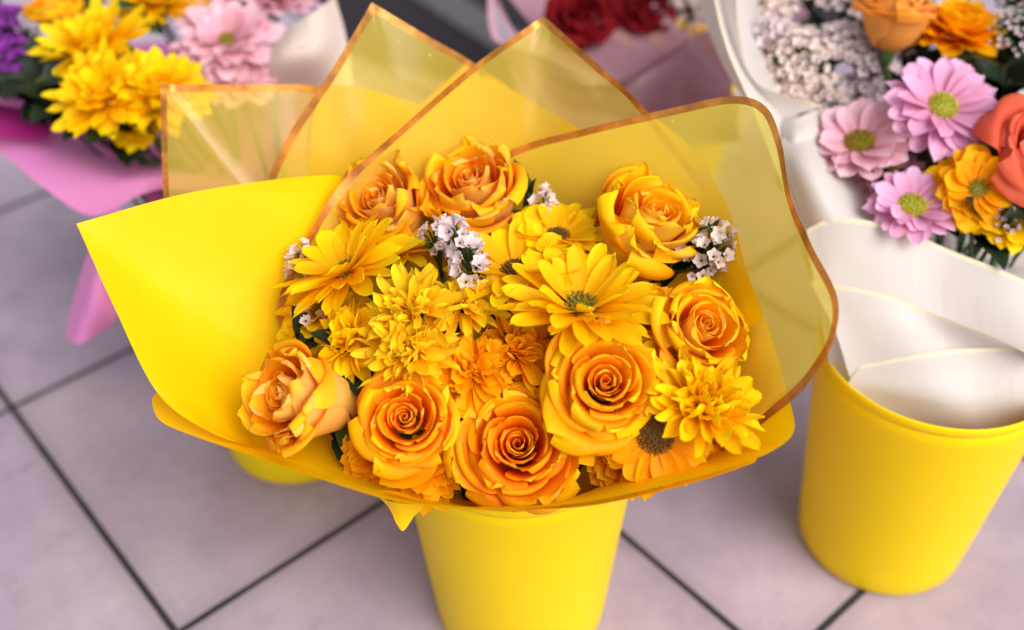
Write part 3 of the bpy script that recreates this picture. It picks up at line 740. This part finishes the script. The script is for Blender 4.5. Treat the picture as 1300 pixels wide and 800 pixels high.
D(826, 408, .305, 60, (.1, -.2, .95), 'amber daisy tucked under the big daisy beside the right rose', mat='yel_warm', disc='disc_brown', whorls=W2, wid=.0075, rd=.008, seed=36, group=GD)
D(845, 468, .297, 56, (.3, -.3, .95), 'yellow chrysanthemum squeezed between the two right roses', mat='yel', disc=None, whorls=FULL, wid=.0052, rd=.007, seed=37, group=GD, name='chrysanthemum', cat='chrysanthemum')
D(908, 548, .270, 46, (.2, -.5, .85), 'yellow chrysanthemum low at the right corner of the paper lip', mat='yel_warm', disc=None, whorls=FULL, wid=.0055, rd=.007, seed=38, group=GD, jitter=1.8, name='chrysanthemum', cat='chrysanthemum')
D(408, 395, .300, 66, (-.5, -.1, .85), 'yellow daisy low at the left, its petals spread over the film border', whorls=W3, rd=.008, wid=.0058, seed=39, group=GD)
D(690, 425, .292, 58, (.0, -.2, .97), 'amber chrysanthemum in the shade under the big daisy', mat='yel_warm', disc=None, whorls=FULL, wid=.0048, rd=.007, seed=40, group=GD, jitter=1.8, name='chrysanthemum', cat='chrysanthemum')
D(480, 575, .252, 50, (-.2, -.5, .85), 'orange tinted chrysanthemum low at the front left lip', mat='yel_warm', disc=None, whorls=FULL, wid=.0055, rd=.007, seed=141, group=GD, name='chrysanthemum', cat='chrysanthemum')
D(708, 300, .326, 66, (.0, .05, 1), 'yellow daisy between the rearmost rose and the back right rose', whorls=W2, rd=.0075, wid=.0066, seed=142, group=GD, disc='disc_brown')
D(775, 330, .312, 56, (.1, .05, 1), 'yellow chrysanthemum in the gap below the back right rose', mat='yel', disc=None, whorls=FULL, wid=.0050, rd=.007, seed=143, group=GD, jitter=1.8, name='chrysanthemum', cat='chrysanthemum')
GS = 'white statice sprigs in the middle bouquet'
def Sx(u, v, z, axis, ln, wd, n, label, **k): return statice(at(u, v, z), axis, ln, wd, n, label, stem_to=foot(), **k)
Sx(606, 362, .325, (-.30, .10, .9), .046, .013, 42, 'white and lilac statice sprig in the centre between the back roses', seed=41, group=GS, size=.0050)
Sx(556, 322, .325, (-.1, .1, .95), .022, .010, 16, 'short white statice tip left of the central sprig', seed=42, group=GS, size=.0042)
Sx(398, 362, .300, (-.22, .10, .9), .030, .012, 24, 'cream statice sprig at the left against the paper flap', seed=43, group=GS, mat='cream_floret', size=.0045)
Sx(403, 420, .292, (-.4, -.1, .9), .024, .008, 9, 'small cream statice tuft above the far left rose', seed=44, group=GS, mat='cream_floret', size=.0042)
Sx(893, 342, .310, (.22, .0, .95), .032, .020, 44, 'white statice sprig between the two right roses', seed=45, group=GS, mat='cream_floret', size=.0048)
Sx(693, 272, .325, (.0, .15, 1), .016, .010, 16, 'small pale statice tuft at the back beside a dark leaf', seed=46, group=GS, mat='cream_floret', size=.0046)
GL = 'dark green leaves in the middle bouquet'
leaf_sprig(at(668, 275, .315), (.12, .1, 1), .036, .007, 2, 'dark narrow leaf at the back beside the rearmost rose', seed=51, group=GL, stem_to=foot(), fan=.3)
leaf_sprig(at(385, 440, .285), (.4, -.3, .8), .035, .007, 3, 'dark leaf tip above the far left rose', mat='leaf_dark', seed=52, group=GL, stem_to=foot(), fan=.8)
leaf_sprig(at(450, 560, .235), (-.1, -.3, .9), .036, .008, 4, 'dark leaves in the gap between the two left front roses', mat='leaf_dark', seed=53, group=GL, stem_to=foot())
leaf_sprig(at(640, 420, .285), (.1, -.1, .9), .040, .010, 5, 'dark leaves deep in the centre of the bouquet', mat='leaf_dark', seed=55, group=GL, stem_to=foot())
leaf_sprig(at(840, 365, .290), (.2, -.1, .9), .045, .010, 5, 'dark leaves under the right statice sprig', mat='leaf_dark', seed=56, group=GL, stem_to=foot())
leaf_sprig(at(470, 470, .275), (-.2, -.1, .9), .040, .010, 5, 'dark leaves above the spiralled rose', mat='leaf_dark', seed=57, group=GL, stem_to=foot())

# ------------------------------------------------------------------ right bouquet (white wrapping)
WB = thing('bouquet_wrapper', 'white translucent paper wrapper with cream edges round the mixed bouquet on the right', 'flower wrapper', (BR[0], BR[1], .2))
def onto(o, root): o.parent = root; o.matrix_parent_inverse = root.matrix_world.inverted(); return o
def wpatch(ctrl, name='paper_sheet', mat='paper_white', n=22, **k): return onto(patch(ctrl, None, name, mat, n, **k), WB)
# sheet running from the tall back corner down to the front, flaring left; rows go from flowers side to free edge
wpatch([[(975, -60, .34), (995, 40, .30), (1025, 130, .275), (1075, 195, .255), (1140, 290, .245), (1215, 320, .240), (1320, 340, .235)],
        [(935, -60, .40), (958, 40, .355), (992, 125, .325), (1045, 200, .300), (1115, 300, .277), (1200, 345, .262), (1320, 375, .255)],
        [(900, -60, .41), (922, 50, .375), (960, 140, .340), (1000, 240, .300), (1045, 365, .250), (1070, 450, .222), (1240, 510, .206)]], border='cream_edge', bw=.0045)
wpatch([[(1068, 150, .30), (1040, 140, .325), (1012, 150, .33), (995, 150, .325)],
        [(1062, 172, .30), (1040, 175, .32), (1010, 180, .325), (990, 172, .32)],
        [(1058, 215, .285), (1030, 235, .29), (1000, 245, .29), (985, 235, .285)]], name='rolled_edge', mat='paper_white', n=14)
wpatch([[(875, -60, .40), (900, 40, .365), (935, 112, .335), (985, 168, .315)],
        [(905, -60, .41), (922, 40, .372), (950, 110, .342), (1000, 150, .325)],
        [(930, -60, .42), (935, 40, .38), (960, 105, .35), (1038, 137, .335)]], name='paper_sheet', mat='paper_white', border='cream_edge', bw=.0045, n=16)
wpatch([[(1010, 150, .318), (1042, 142, .322), (1075, 200, .300), (1118, 270, .286)],
        [(990, 190, .318), (1020, 215, .320), (1060, 268, .302), (1100, 300, .290)],
        [(1005, 270, .268), (1022, 330, .255), (1055, 370, .246), (1095, 360, .246)]], border='cream_edge', bw=.003, n=16, wob=.0012)
# front folds
wpatch([[(1075, 560, .150), (1110, 570, .150), (1180, 580, .150), (1250, 580, .150), (1330, 570, .15)],
        [(1052, 462, .214), (1100, 484, .210), (1180, 502, .207), (1250, 508, .206), (1330, 508, .206)],
        [(1040, 395, .248), (1090, 420, .240), (1170, 440, .235), (1240, 455, .23), (1330, 470, .228)],
        [(1030, 330, .275), (1065, 330, .278), (1150, 345, .272), (1230, 385, .262), (1330, 420, .25)],
        [(1028, 296, .288), (1060, 283, .296), (1150, 300, .290), (1230, 332, .280), (1330, 376, .268)]], border='cream_edge', bw=.0035, wob=.0028)
wpatch([[(1110, 560, .155), (1150, 570, .155), (1230, 575, .155), (1330, 565, .155)],
        [(1080, 484, .211), (1150, 497, .209), (1230, 504, .207), (1330, 504, .207)],
        [(1060, 420, .246), (1130, 428, .246), (1220, 436, .240), (1330, 452, .235)],
        [(1035, 362, .268), (1110, 378, .266), (1210, 410, .258), (1330, 458, .242)]], border='cream_edge', bw=.0035, wob=.0026)
wpatch([[(1090, 560, .16), (1190, 570, .16), (1250, 570, .16), (1330, 560, .16)],
        [(1078, 487, .211), (1190, 509, .211), (1250, 512, .210), (1330, 512, .210)],
        [(1084, 478, .217), (1190, 474, .226), (1260, 470, .227), (1330, 472, .226)],
        [(1092, 468, .223), (1200, 450, .237), (1270, 447, .237), (1330, 450, .236)]], border='cream_edge', bw=.003, wob=.0018)
# back sheets closing the cone (hidden by the flowers, seen from the side)
def cone_back(root, B, mat, pts, base_pts):
    return onto(patch([base_pts, pts], None, 'paper_sheet', mat, 16, world=True), root)
cone_back(WB, BR, 'paper_white',
          [(.22, .76, .28), (.30, .82, .285), (.42, .82, .285), (.52, .74, .28), (.52, .58, .27)],
          [(.24, .60, .205), (.29, .645, .205), (.34, .645, .205), (.37, .60, .205), (.375, .56, .205)])

def footR(): a = rnd.uniform(0, 6.28); return (BR[0]+.03*math.cos(a), BR[1]+.03*math.sin(a), .012)
def DR(u, v, z, pr, axis, label, **k): return daisy(at(u, v, z), axis, pr*dist_at(u, v, z)/FPX, label, stem_to=footR(), **k)
GP = 'pink daisies in the right bouquet'
P2 = ((17, 1.0, .05, -.12), (15, .86, .34, -.12))
DR(1196, 136, .345, 76, (.05, -.45, .85), 'pink daisy with a yellow green eye, in full view at the upper right', mat='pink', disc='disc_green', whorls=P2, rd=.0105, wid=.0082, seed=61, group=GP)
DR(1092, 182, .320, 70, (-.25, -.15, .95), 'pale pink daisy with an orange eye beside the white paper roll', mat='pinkpale', disc='disc', whorls=((15, 1.0, .2, -.1), (13, .86, .45, -.1)), rd=.011, wid=.0105, seed=62, group=GP)
DR(1158, 262, .305, 58, (-.05, -.30, .9), 'small pink daisy with a green yellow eye above the white paper edge', mat='pink', disc='disc_green', whorls=((18, 1.0, .12, -.05), (16, .84, .40, -.05)), rd=.0095, wid=.0062, seed=63, group=GP)
DR(1130, 225, .300, 50, (-.1, -.3, .9), 'pale pink daisy tucked low between the other pink daisies', mat='pinkpale', disc='disc', whorls=P2, rd=.009, wid=.009, seed=64, group=GP)
GY = 'yellow daisies in the right bouquet'
DR(1212, 42, .355, 62, (.05, .05, 1), 'yellow daisy at the top right beside the orange rose', mat='yel_warm', disc=None, whorls=FULL, wid=.008, rd=.008, seed=65, group=GY)
DR(1240, 240, .318, 60, (.0, -.55, .8), 'yellow daisy low on the right under the coral rose', mat='yel_warm', disc='disc', whorls=((17, 1.0, -.3, -.2), (15, .9, .0, -.2), (13, .7, .3, -.1)), wid=.0082, rd=.008, seed=66, group=GY)
rose(at(1140, 0, .385), (.10, .30, .95), .96, 'smooth orange rose bud seen from the side at the top of the right bouquet', mat='rose_orange', seed=67, open_=.42, n=24, stem_to=footR())
rose(at(1350, 188, .345), (.25, -.40, .8), 1.12, 'coral red rose on the far right beside the pink daisies', mat='rose_coral', seed=68, open_=.95, n=28, stem_to=footR())
DR(1280, 275, .300, 46, (.1, -.5, .85), 'small yellow daisy low at the right edge above the white paper', mat='yel', disc='disc_green', whorls=P2, wid=.0062, rd=.008, seed=166, group=GY)
DR(1235, 95, .320, 40, (.1, -.3, .95), 'small yellow daisy between the top yellow daisy and the pink daisy', mat='yel', disc=None, whorls=FULL, wid=.0055, rd=.007, seed=167, group=GY)
DR(1172, 205, .300, 46, (.1, -.3, .95), 'pale pink daisy half hidden under the pink daisy in full view', mat='pinkpale', disc='disc', whorls=P2, wid=.0085, rd=.009, seed=168, group=GP)
GT = 'pinkish white statice in the right bouquet'
def SR(u, v, z, axis, ln, wd, n, label, **k): return statice(at(u, v, z), axis, ln, wd, n, label, stem_to=footR(), dome=True, group=GT, **k)
SR(1010, 85, .330, (-.2, -.2, .9), .026, .030, 60, 'broad white statice head left of the orange rose bud', seed=71, mat='cream_floret', size=.0052)
SR(1062, 70, .335, (.0, -.2, .95), .024, .020, 34, 'white statice head close beside the orange rose bud', seed=72, mat='white_floret', size=.0058)
SR(968, 70, .320, (-.35, -.1, .9), .024, .022, 34, 'white statice head leaning on the tall white paper', seed=73, mat='cream_floret', size=.006)
SR(1030, 8, .340, (-.1, .1, .95), .026, .026, 40, 'white statice head at the top edge of the picture', seed=74, mat='cream_floret', size=.006)
SR(1105, 85, .328, (.0, -.3, .95), .020, .018, 28, 'small white statice head right under the orange rose bud', seed=75, mat='white_floret', size=.0056)
SR(1040, 128, .312, (-.1, -.4, .9), .020, .020, 30, 'white statice head hanging over the pale pink daisy', seed=76, mat='cream_floret', size=.0048)
SR(1172, 22, .335, (.0, -.1, .95), .018, .013, 16, 'lilac white statice tuft between the bud and the yellow daisy', seed=77, mat='white_floret', size=.0046)
SR(975, 25, .335, (-.25, .0, .95), .024, .026, 44, 'white statice head in the corner between the tall white paper and the top edge', seed=78, mat='cream_floret', size=.006)
SR(1000, 125, .312, (-.3, -.3, .9), .020, .022, 34, 'white statice head lowest at the left, just above the white paper roll', seed=79, mat='cream_floret', size=.006)
SR(1075, 25, .338, (.0, .0, .95), .022, .020, 30, 'white statice head at the top edge left of the orange rose bud', seed=85, mat='white_floret', size=.005)
SR(1095, 120, .305, (.0, -.3, .95), .016, .016, 24, 'lilac white statice tuft in the gap above the pale pink daisy', seed=86, mat='white_floret', size=.0056)
SR(950, 10, .340, (-.3, .1, .95), .020, .020, 30, 'white statice head touching the tall white paper at the top', seed=87, mat='cream_floret', size=.006)
SR(985, 55, .345, (-.2, .0, .95), .018, .018, 26, 'small white statice head on top of the broad one', seed=88, mat='white_floret', size=.006)
SR(1130, 75, .318, (.0, -.3, .95), .016, .018, 26, 'white statice tuft in front of the orange rose bud, above the pink daisies', seed=89, mat='white_floret', size=.0056)
def gyps(u, v, z, n, wd, label, seed, root=footR):
    return statice(at(u, v, z), (0, -.2, .95), .030, wd, n, label, mat='white_floret', size=.0022, seed=seed, stem_to=root(), dome=True, group="baby's breath in the right bouquet", cat="baby's breath")
for i, a in enumerate([(1285, 60, .345, 90, .026, "cloud of tiny white blooms at the right edge, above the coral rose"), (1290, 15, .355, 60, .022, "cloud of tiny white blooms at the top right corner"), (1262, 300, .285, 30, .014, "few tiny white blooms above the white paper on the right")]):
    g_ = gyps(*a[:5], a[5], 80+i); g_.name = 'babys_breath'
GLR = 'green leaves in the right bouquet'
for i, (u, v, z, L, Wd, n, mt, lb) in enumerate([
        (1290, 95, .32, .045, .012, 5, 'leaf_soft', 'soft green leaves at the right edge between the white blooms and the coral rose'),
        (1190, 215, .285, .05, .011, 5, 'leaf_dark', 'dark leaves behind the pink daisy in full view'),
        (1120, 120, .295, .05, .012, 5, 'leaf_dark', 'dark leaves under the orange rose bud'),
        (1240, 310, .270, .045, .012, 5, 'leaf_dark', 'dark leaves just inside the white paper edge'),
        (1000, 140, .29, .05, .012, 4, 'leaf_dark', 'dark leaves under the white statice'),
        (1240, 110, .30, .05, .013, 5, 'leaf_soft', 'mid green leaves under the yellow daisy at the top right'),
        (1050, 90, .29, .05, .014, 6, 'leaf_dark', 'dark leaves deep under the white statice'),
        (1150, 130, .285, .05, .014, 6, 'leaf_dark', 'dark leaves between the bud and the pink daisies'),
        (1180, 60, .30, .05, .013, 6, 'leaf_dark', 'dark leaves between the orange bud and the yellow daisy'),
        (1230, 190, .28, .05, .014, 6, 'leaf_dark', 'dark leaves between the pink daisy and the coral rose'),
        (1185, 285, .262, .05, .013, 7, 'leaf_dark', 'dark leaves between the lowest pink daisy and the white paper edge'),
        (1245, 290, .265, .05, .013, 7, 'leaf', 'green leaves under the low yellow daisy on the right'),
        (1290, 235, .278, .05, .013, 6, 'leaf_soft', 'soft green leaves between the yellow daisy and the coral rose'),
        (1265, 130, .31, .05, .013, 6, 'leaf_dark', 'dark leaves behind the coral rose'),
        (1120, 260, .275, .045, .012, 5, 'leaf_dark', 'dark leaves beside the two small pink daisies'),
        (1310, 300, .275, .05, .013, 5, 'leaf_dark', 'dark leaves at the right edge under the coral rose')]):
    leaf_sprig(at(u, v, z), (.05, -.3, .9), L, Wd, n, lb, mat=mt, seed=90+i, group=GLR, stem_to=footR())

# ------------------------------------------------------------------ left bouquet (pink wrapping)
PB = thing('bouquet_wrapper', 'pink paper wrapper with a rolled magenta edge and a cream sheet on the left', 'flower wrapper', (BL[0], BL[1], .2))
def ppatch(ctrl, name='paper_sheet', mat='paper_pink', n=20, **k): return onto(patch(ctrl, None, name, mat, n, **k), PB)
ppatch([[(-60, 20, .27), (20, 98, .235), (90, 158, .228), (150, 188, .222), (220, 196, .222), (330, 200, .25)],
        [(-60, 95, .275), (10, 150, .268), (80, 195, .262), (140, 225, .258), (220, 225, .262), (330, 240, .26)],
        [(-60, 150, .262), (0, 195, .258), (62, 243, .252), (122, 273, .246), (205, 240, .252), (330, 270, .25)]], wob=.003, mat='pink_plain')
ppatch([[(-60, 120, .280), (0, 133, .280), (45, 142, .280), (66, 153, .280)],
        [(-60, 150, .284), (0, 152, .283), (45, 158, .282), (68, 160, .282)],
        [(-60, 172, .280), (0, 174, .279), (50, 178, .278), (67, 167, .280)]], name='rolled_edge', mat='magenta', n=12, label='magenta inside of the rolled edge')
ppatch([[(-60, 120, .272), (0, 133, .274), (45, 142, .275), (66, 153, .274)],
        [(-60, 98, .280), (0, 112, .282), (45, 128, .280), (70, 150, .276)],
        [(-60, 85, .262), (0, 100, .262), (50, 122, .262), (80, 148, .262)]], name='rolled_edge', mat='pink_plain', n=12)
ppatch([[(140, 262, .245), (165, 268, .246), (190, 262, .245)],
        [(112, 320, .215), (132, 325, .228), (158, 330, .215)],
        [(92, 385, .180), (116, 388, .196), (150, 395, .182)],
        [(82, 425, .155), (100, 437, .160), (140, 415, .160)]], name='paper_tail', n=14, mat='pink_plain')
ppatch([[(320, 130, .27), (350, 125, .275), (400, 115, .28), (450, 120, .28)],
        [(330, 80, .31), (362, 72, .325), (405, 65, .325), (440, 50, .315)],
        [(352, 48, .325), (375, 30, .338), (405, 12, .345), (425, -5, .34)]], mat='paper_cream', label='cream paper sheet at the back', n=16)
ppatch([[(352, 48, .325), (372, 62, .330), (395, 55, .333), (418, 20, .333)],
        [(352, 46, .327), (376, 30, .338), (400, 14, .345), (424, -4, .342)]], name='rolled_edge', mat='paper_cream', n=10)
onto(patch([[(-.252, .73, .205), (-.255, .745, .205), (-.24, .76, .205), (-.19, .775, .205), (-.14, .75, .205)],
            [(-.44, .88, .24), (-.43, .94, .255), (-.36, .98, .26), (-.20, .96, .26), (-.10, .86, .25)]], None, 'paper_sheet', 'paper_pink', 16, world=True), PB)
def footL(): a = rnd.uniform(0, 6.28); return (BL[0]+.03*math.cos(a), BL[1]+.03*math.sin(a), .012)
def DL(u, v, z, pr, axis, label, **k): return daisy(at(u, v, z), axis, pr*dist_at(u, v, z)/FPX, label, stem_to=footL(), **k)
GLY = 'yellow chrysanthemums in the left bouquet'
kw = dict(disc=None, whorls=FULL, group=GLY, name='chrysanthemum', cat='chrysanthemum', rd=.008, wid=.0056, jitter=1.4)
DL(122, 62, .335, 80, (-.2, -.1, .95), 'yellow chrysanthemum beside the purple statice in the left bouquet', mat='yel', seed=101, **kw)
DL(136, 122, .322, 74, (-.1, -.4, .9), 'yellow chrysanthemum hanging lowest over the pink paper', mat='yel', seed=102, **kw)
DL(203, 116, .322, 66, (.2, -.3, .9), 'yellow chrysanthemum behind the corner of the left film sheet', mat='yel', seed=103, **kw)
DL(172, 150, .296, 44, (.0, -.5, .85), 'small yellow chrysanthemum low over the dark gap of the pink wrapper', mat='yel', seed=144, **kw)
DL(200, 5, .340, 62, (.0, .0, 1), 'yellow chrysanthemum at the top edge of the left bouquet', mat='yel', seed=104, **kw)
rose(at(62, 0, .35), (-.1, .1, 1), .72, 'small orange yellow rose at the top left edge', mat='rose_yellow', seed=105, open_=.7, n=22, stem_to=footL())
GLP = 'pink chrysanthemums in the left bouquet'
kp = dict(mat='pinkpale', whorls=((17, 1.0, .15, -.1), (15, .85, .42, -.1), (12, .62, .7, 0)), group=GLP, rd=.009, wid=.0078)
DL(288, 52, .325, 68, (.1, -.35, .9), 'pink daisy with an amber eye left of the cream paper roll', seed=106, disc='disc', **kp)
DL(300, 95, .305, 52, (.2, -.4, .85), 'pink daisy low behind the left film sheet', seed=107, disc='disc', **kp)
DL(352, -2, .335, 55, (.2, .0, 1), 'pink daisy at the top edge behind the cream paper', seed=108, disc='disc', **kp)
DL(275, 5, .330, 48, (.0, .0, 1), 'pink daisy at the top edge right of the yellow chrysanthemum', seed=109, disc='disc', **kp)
GLV = 'purple statice in the left bouquet'
for i, (u, v, z, lb) in enumerate([(12, 45, .33, 'purple statice at the top left edge of the picture'), (22, 85, .315, 'purple statice lowest at the left edge'), (-5, 5, .34, 'purple statice in the top left corner')]):
    statice(at(u, v, z), (-.3, -.2, .9), .022, .022, 34, lb, mat='purple_floret', size=.0058, seed=110+i, stem_to=footL(), dome=True, group=GLV)
GLG = 'green leaves in the left bouquet'  # the darkest ones are added to fill the wrapper's gap with shade colour
for i, (u, v, z, mt, lb) in enumerate([(208, 40, .315, 'leaf_soft', 'soft green leaves between the yellow and pink flowers on the left'), (130, 10, .32, 'leaf_soft', 'soft green leaves at the top edge by the small rose'),
        (40, 118, .288, 'leaf_dark', 'dark leaves above the rolled pink paper edge'), (120, 160, .278, 'leaf_dark', 'dark leaves under the lowest yellow chrysanthemum'), (195, 172, .274, 'leaf_dark', 'dark leaves beside the left film sheet corner'),
        (75, 135, .284, 'leaf_dark', 'dark leaves in the gap behind the pink lip, on the left'), (165, 165, .276, 'leaf_dark', 'dark leaves in the gap under the yellow chrysanthemums'), (30, 115, .265, 'leaf_dark', 'dark leaves just above the magenta roll'), (110, 150, .272, 'leaf_dark', 'dark leaves in the gap beneath the lowest yellow flower'), (180, 178, .262, 'leaf_dark', 'dark leaves in the gap just above the pink edge'), (235, 160, .27, 'leaf_dark', 'dark leaves seen through the left film sheet'),
        (10, 100, .27, 'leaf_dark', 'dark leaves under the purple statice'), (330, 60, .30, 'leaf_dark', 'dark leaves beside the cream paper sheet')]):
    big = 'gap' in lb or 'magenta' in lb or 'lowest' in lb or 'corner' in lb
    leaf_sprig(at(u, v, z), (-.1, -.35, .9), .060 if big else .048, .019 if big else .014, 8 if big else 5, lb, mat=mt, seed=120+i, group=GLG, stem_to=footL())

# ------------------------------------------------------------------ bouquet at the back (mauve film, dark red roses)
bucket(*BT, 'yellow plastic bucket at the back, under the mauve wrapped red roses')
MB_ = thing('bouquet_wrapper', 'mauve translucent film wrapper round the dark red roses at the back', 'flower wrapper', (BT[0], BT[1], .2))
def mpatch(ctrl, name='film_sheet', mat='film_mauve', n=18, **k): return onto(patch(ctrl, None, name, mat, n, **k), MB_)
mpatch([[(700, 190, .20), (760, 185, .20), (840, 180, .20), (930, 175, .20)],
        [(655, 110, .245), (740, 120, .25), (830, 110, .25), (930, 120, .25)],
        [(622, -40, .31), (640, 55, .29), (700, 35, .28), (760, 40, .27)]], border='mauve_edge', bw=.010, bname='film_edge')
mpatch([[(700, 190, .205), (760, 185, .205), (840, 180, .205), (930, 175, .205)],
        [(720, 110, .25), (800, 100, .26), (870, 100, .26), (920, 130, .25)],
        [(725, 40, .285), (800, 0, .30), (862, 48, .285), (925, 118, .26)]], border='mauve_edge', bw=.010, bname='film_edge')
mpatch([[(700, 195, .21), (760, 192, .21), (840, 188, .21), (940, 180, .21)],
        [(690, 130, .24), (770, 120, .245), (850, 95, .25), (930, 110, .25)],
        [(650, 70, .27), (760, 110, .26), (850, 70, .275), (950, 30, .28)]], border='mauve_edge', bw=.010, bname='film_edge')
onto(patch([[(.07, .99, .205), (.09, 1.07, .205), (.155, 1.10, .205), (.22, 1.07, .205), (.235, 1.0, .205)],
            [(-.02, .98, .33), (.0, 1.2, .36), (.155, 1.28, .37), (.31, 1.2, .36), (.34, .98, .33)]], None, 'film_sheet', 'film_mauve', 16, world=True), MB_)
def footT(): a = rnd.uniform(0, 6.28); return (BT[0]+.03*math.cos(a), BT[1]+.03*math.sin(a), .012)
GRR = 'dark red roses at the back'
rose(at(735, 10, .305), (-.1, -.3, .9), .95, 'dark red rose on the left of the mauve film at the back', mat='rose_red', seed=131, n=24, open_=.9, stem_to=footT(), group=GRR)
rose(at(818, 0, .305), (.1, -.2, .9), .9, 'dark red rose on the right of the mauve film at the back', mat='rose_red', seed=132, n=24, open_=.9, stem_to=footT(), group=GRR)
statice(at(872, 22, .28), (.1, -.2, .9), .03, .025, 40, 'white statice beside the dark red roses at the back', mat='cream_floret', size=.0055, seed=133, stem_to=footT(), dome=True)

# ------------------------------------------------------------------ light
w = bpy.data.worlds.new('World'); sc.world = w; w.use_nodes = True
nt = w.node_tree; bg = nt.nodes['Background']
sky = nt.nodes.new('ShaderNodeTexSky'); sky.sky_type = 'NISHITA'; sky.sun_disc = False
SD = Vector((.46, -.52, .72)).normalized()
sky.sun_elevation = math.asin(SD.z); sky.sun_rotation = math.atan2(SD.x, SD.y)
sky.air_density = 1.0; sky.dust_density = 3.0; sky.ozone_density = 1.0
hs = nt.nodes.new('ShaderNodeHueSaturation'); hs.inputs['Saturation'].default_value = .35
nt.links.new(sky.outputs[0], hs.inputs['Color']); nt.links.new(hs.outputs[0], bg.inputs[0])
bg.inputs[1].default_value = .15
sl = bpy.data.lights.new('sun', 'SUN'); sl.energy = 3.2; sl.angle = math.radians(50); sl.color = (1, .95, .90)
so = bpy.data.objects.new('sun', sl); COL.objects.link(so)
so.rotation_euler = SD.to_track_quat('Z', 'Y').to_euler()
sc.view_settings.view_transform = 'Standard'; sc.view_settings.look = 'None'; sc.view_settings.exposure = 0
sc.cycles.transparent_max_bounces = 24; sc.cycles.max_bounces = 10; sc.cycles.diffuse_bounces = 5; sc.cycles.transmission_bounces = 6
sc.cycles.use_denoising = True
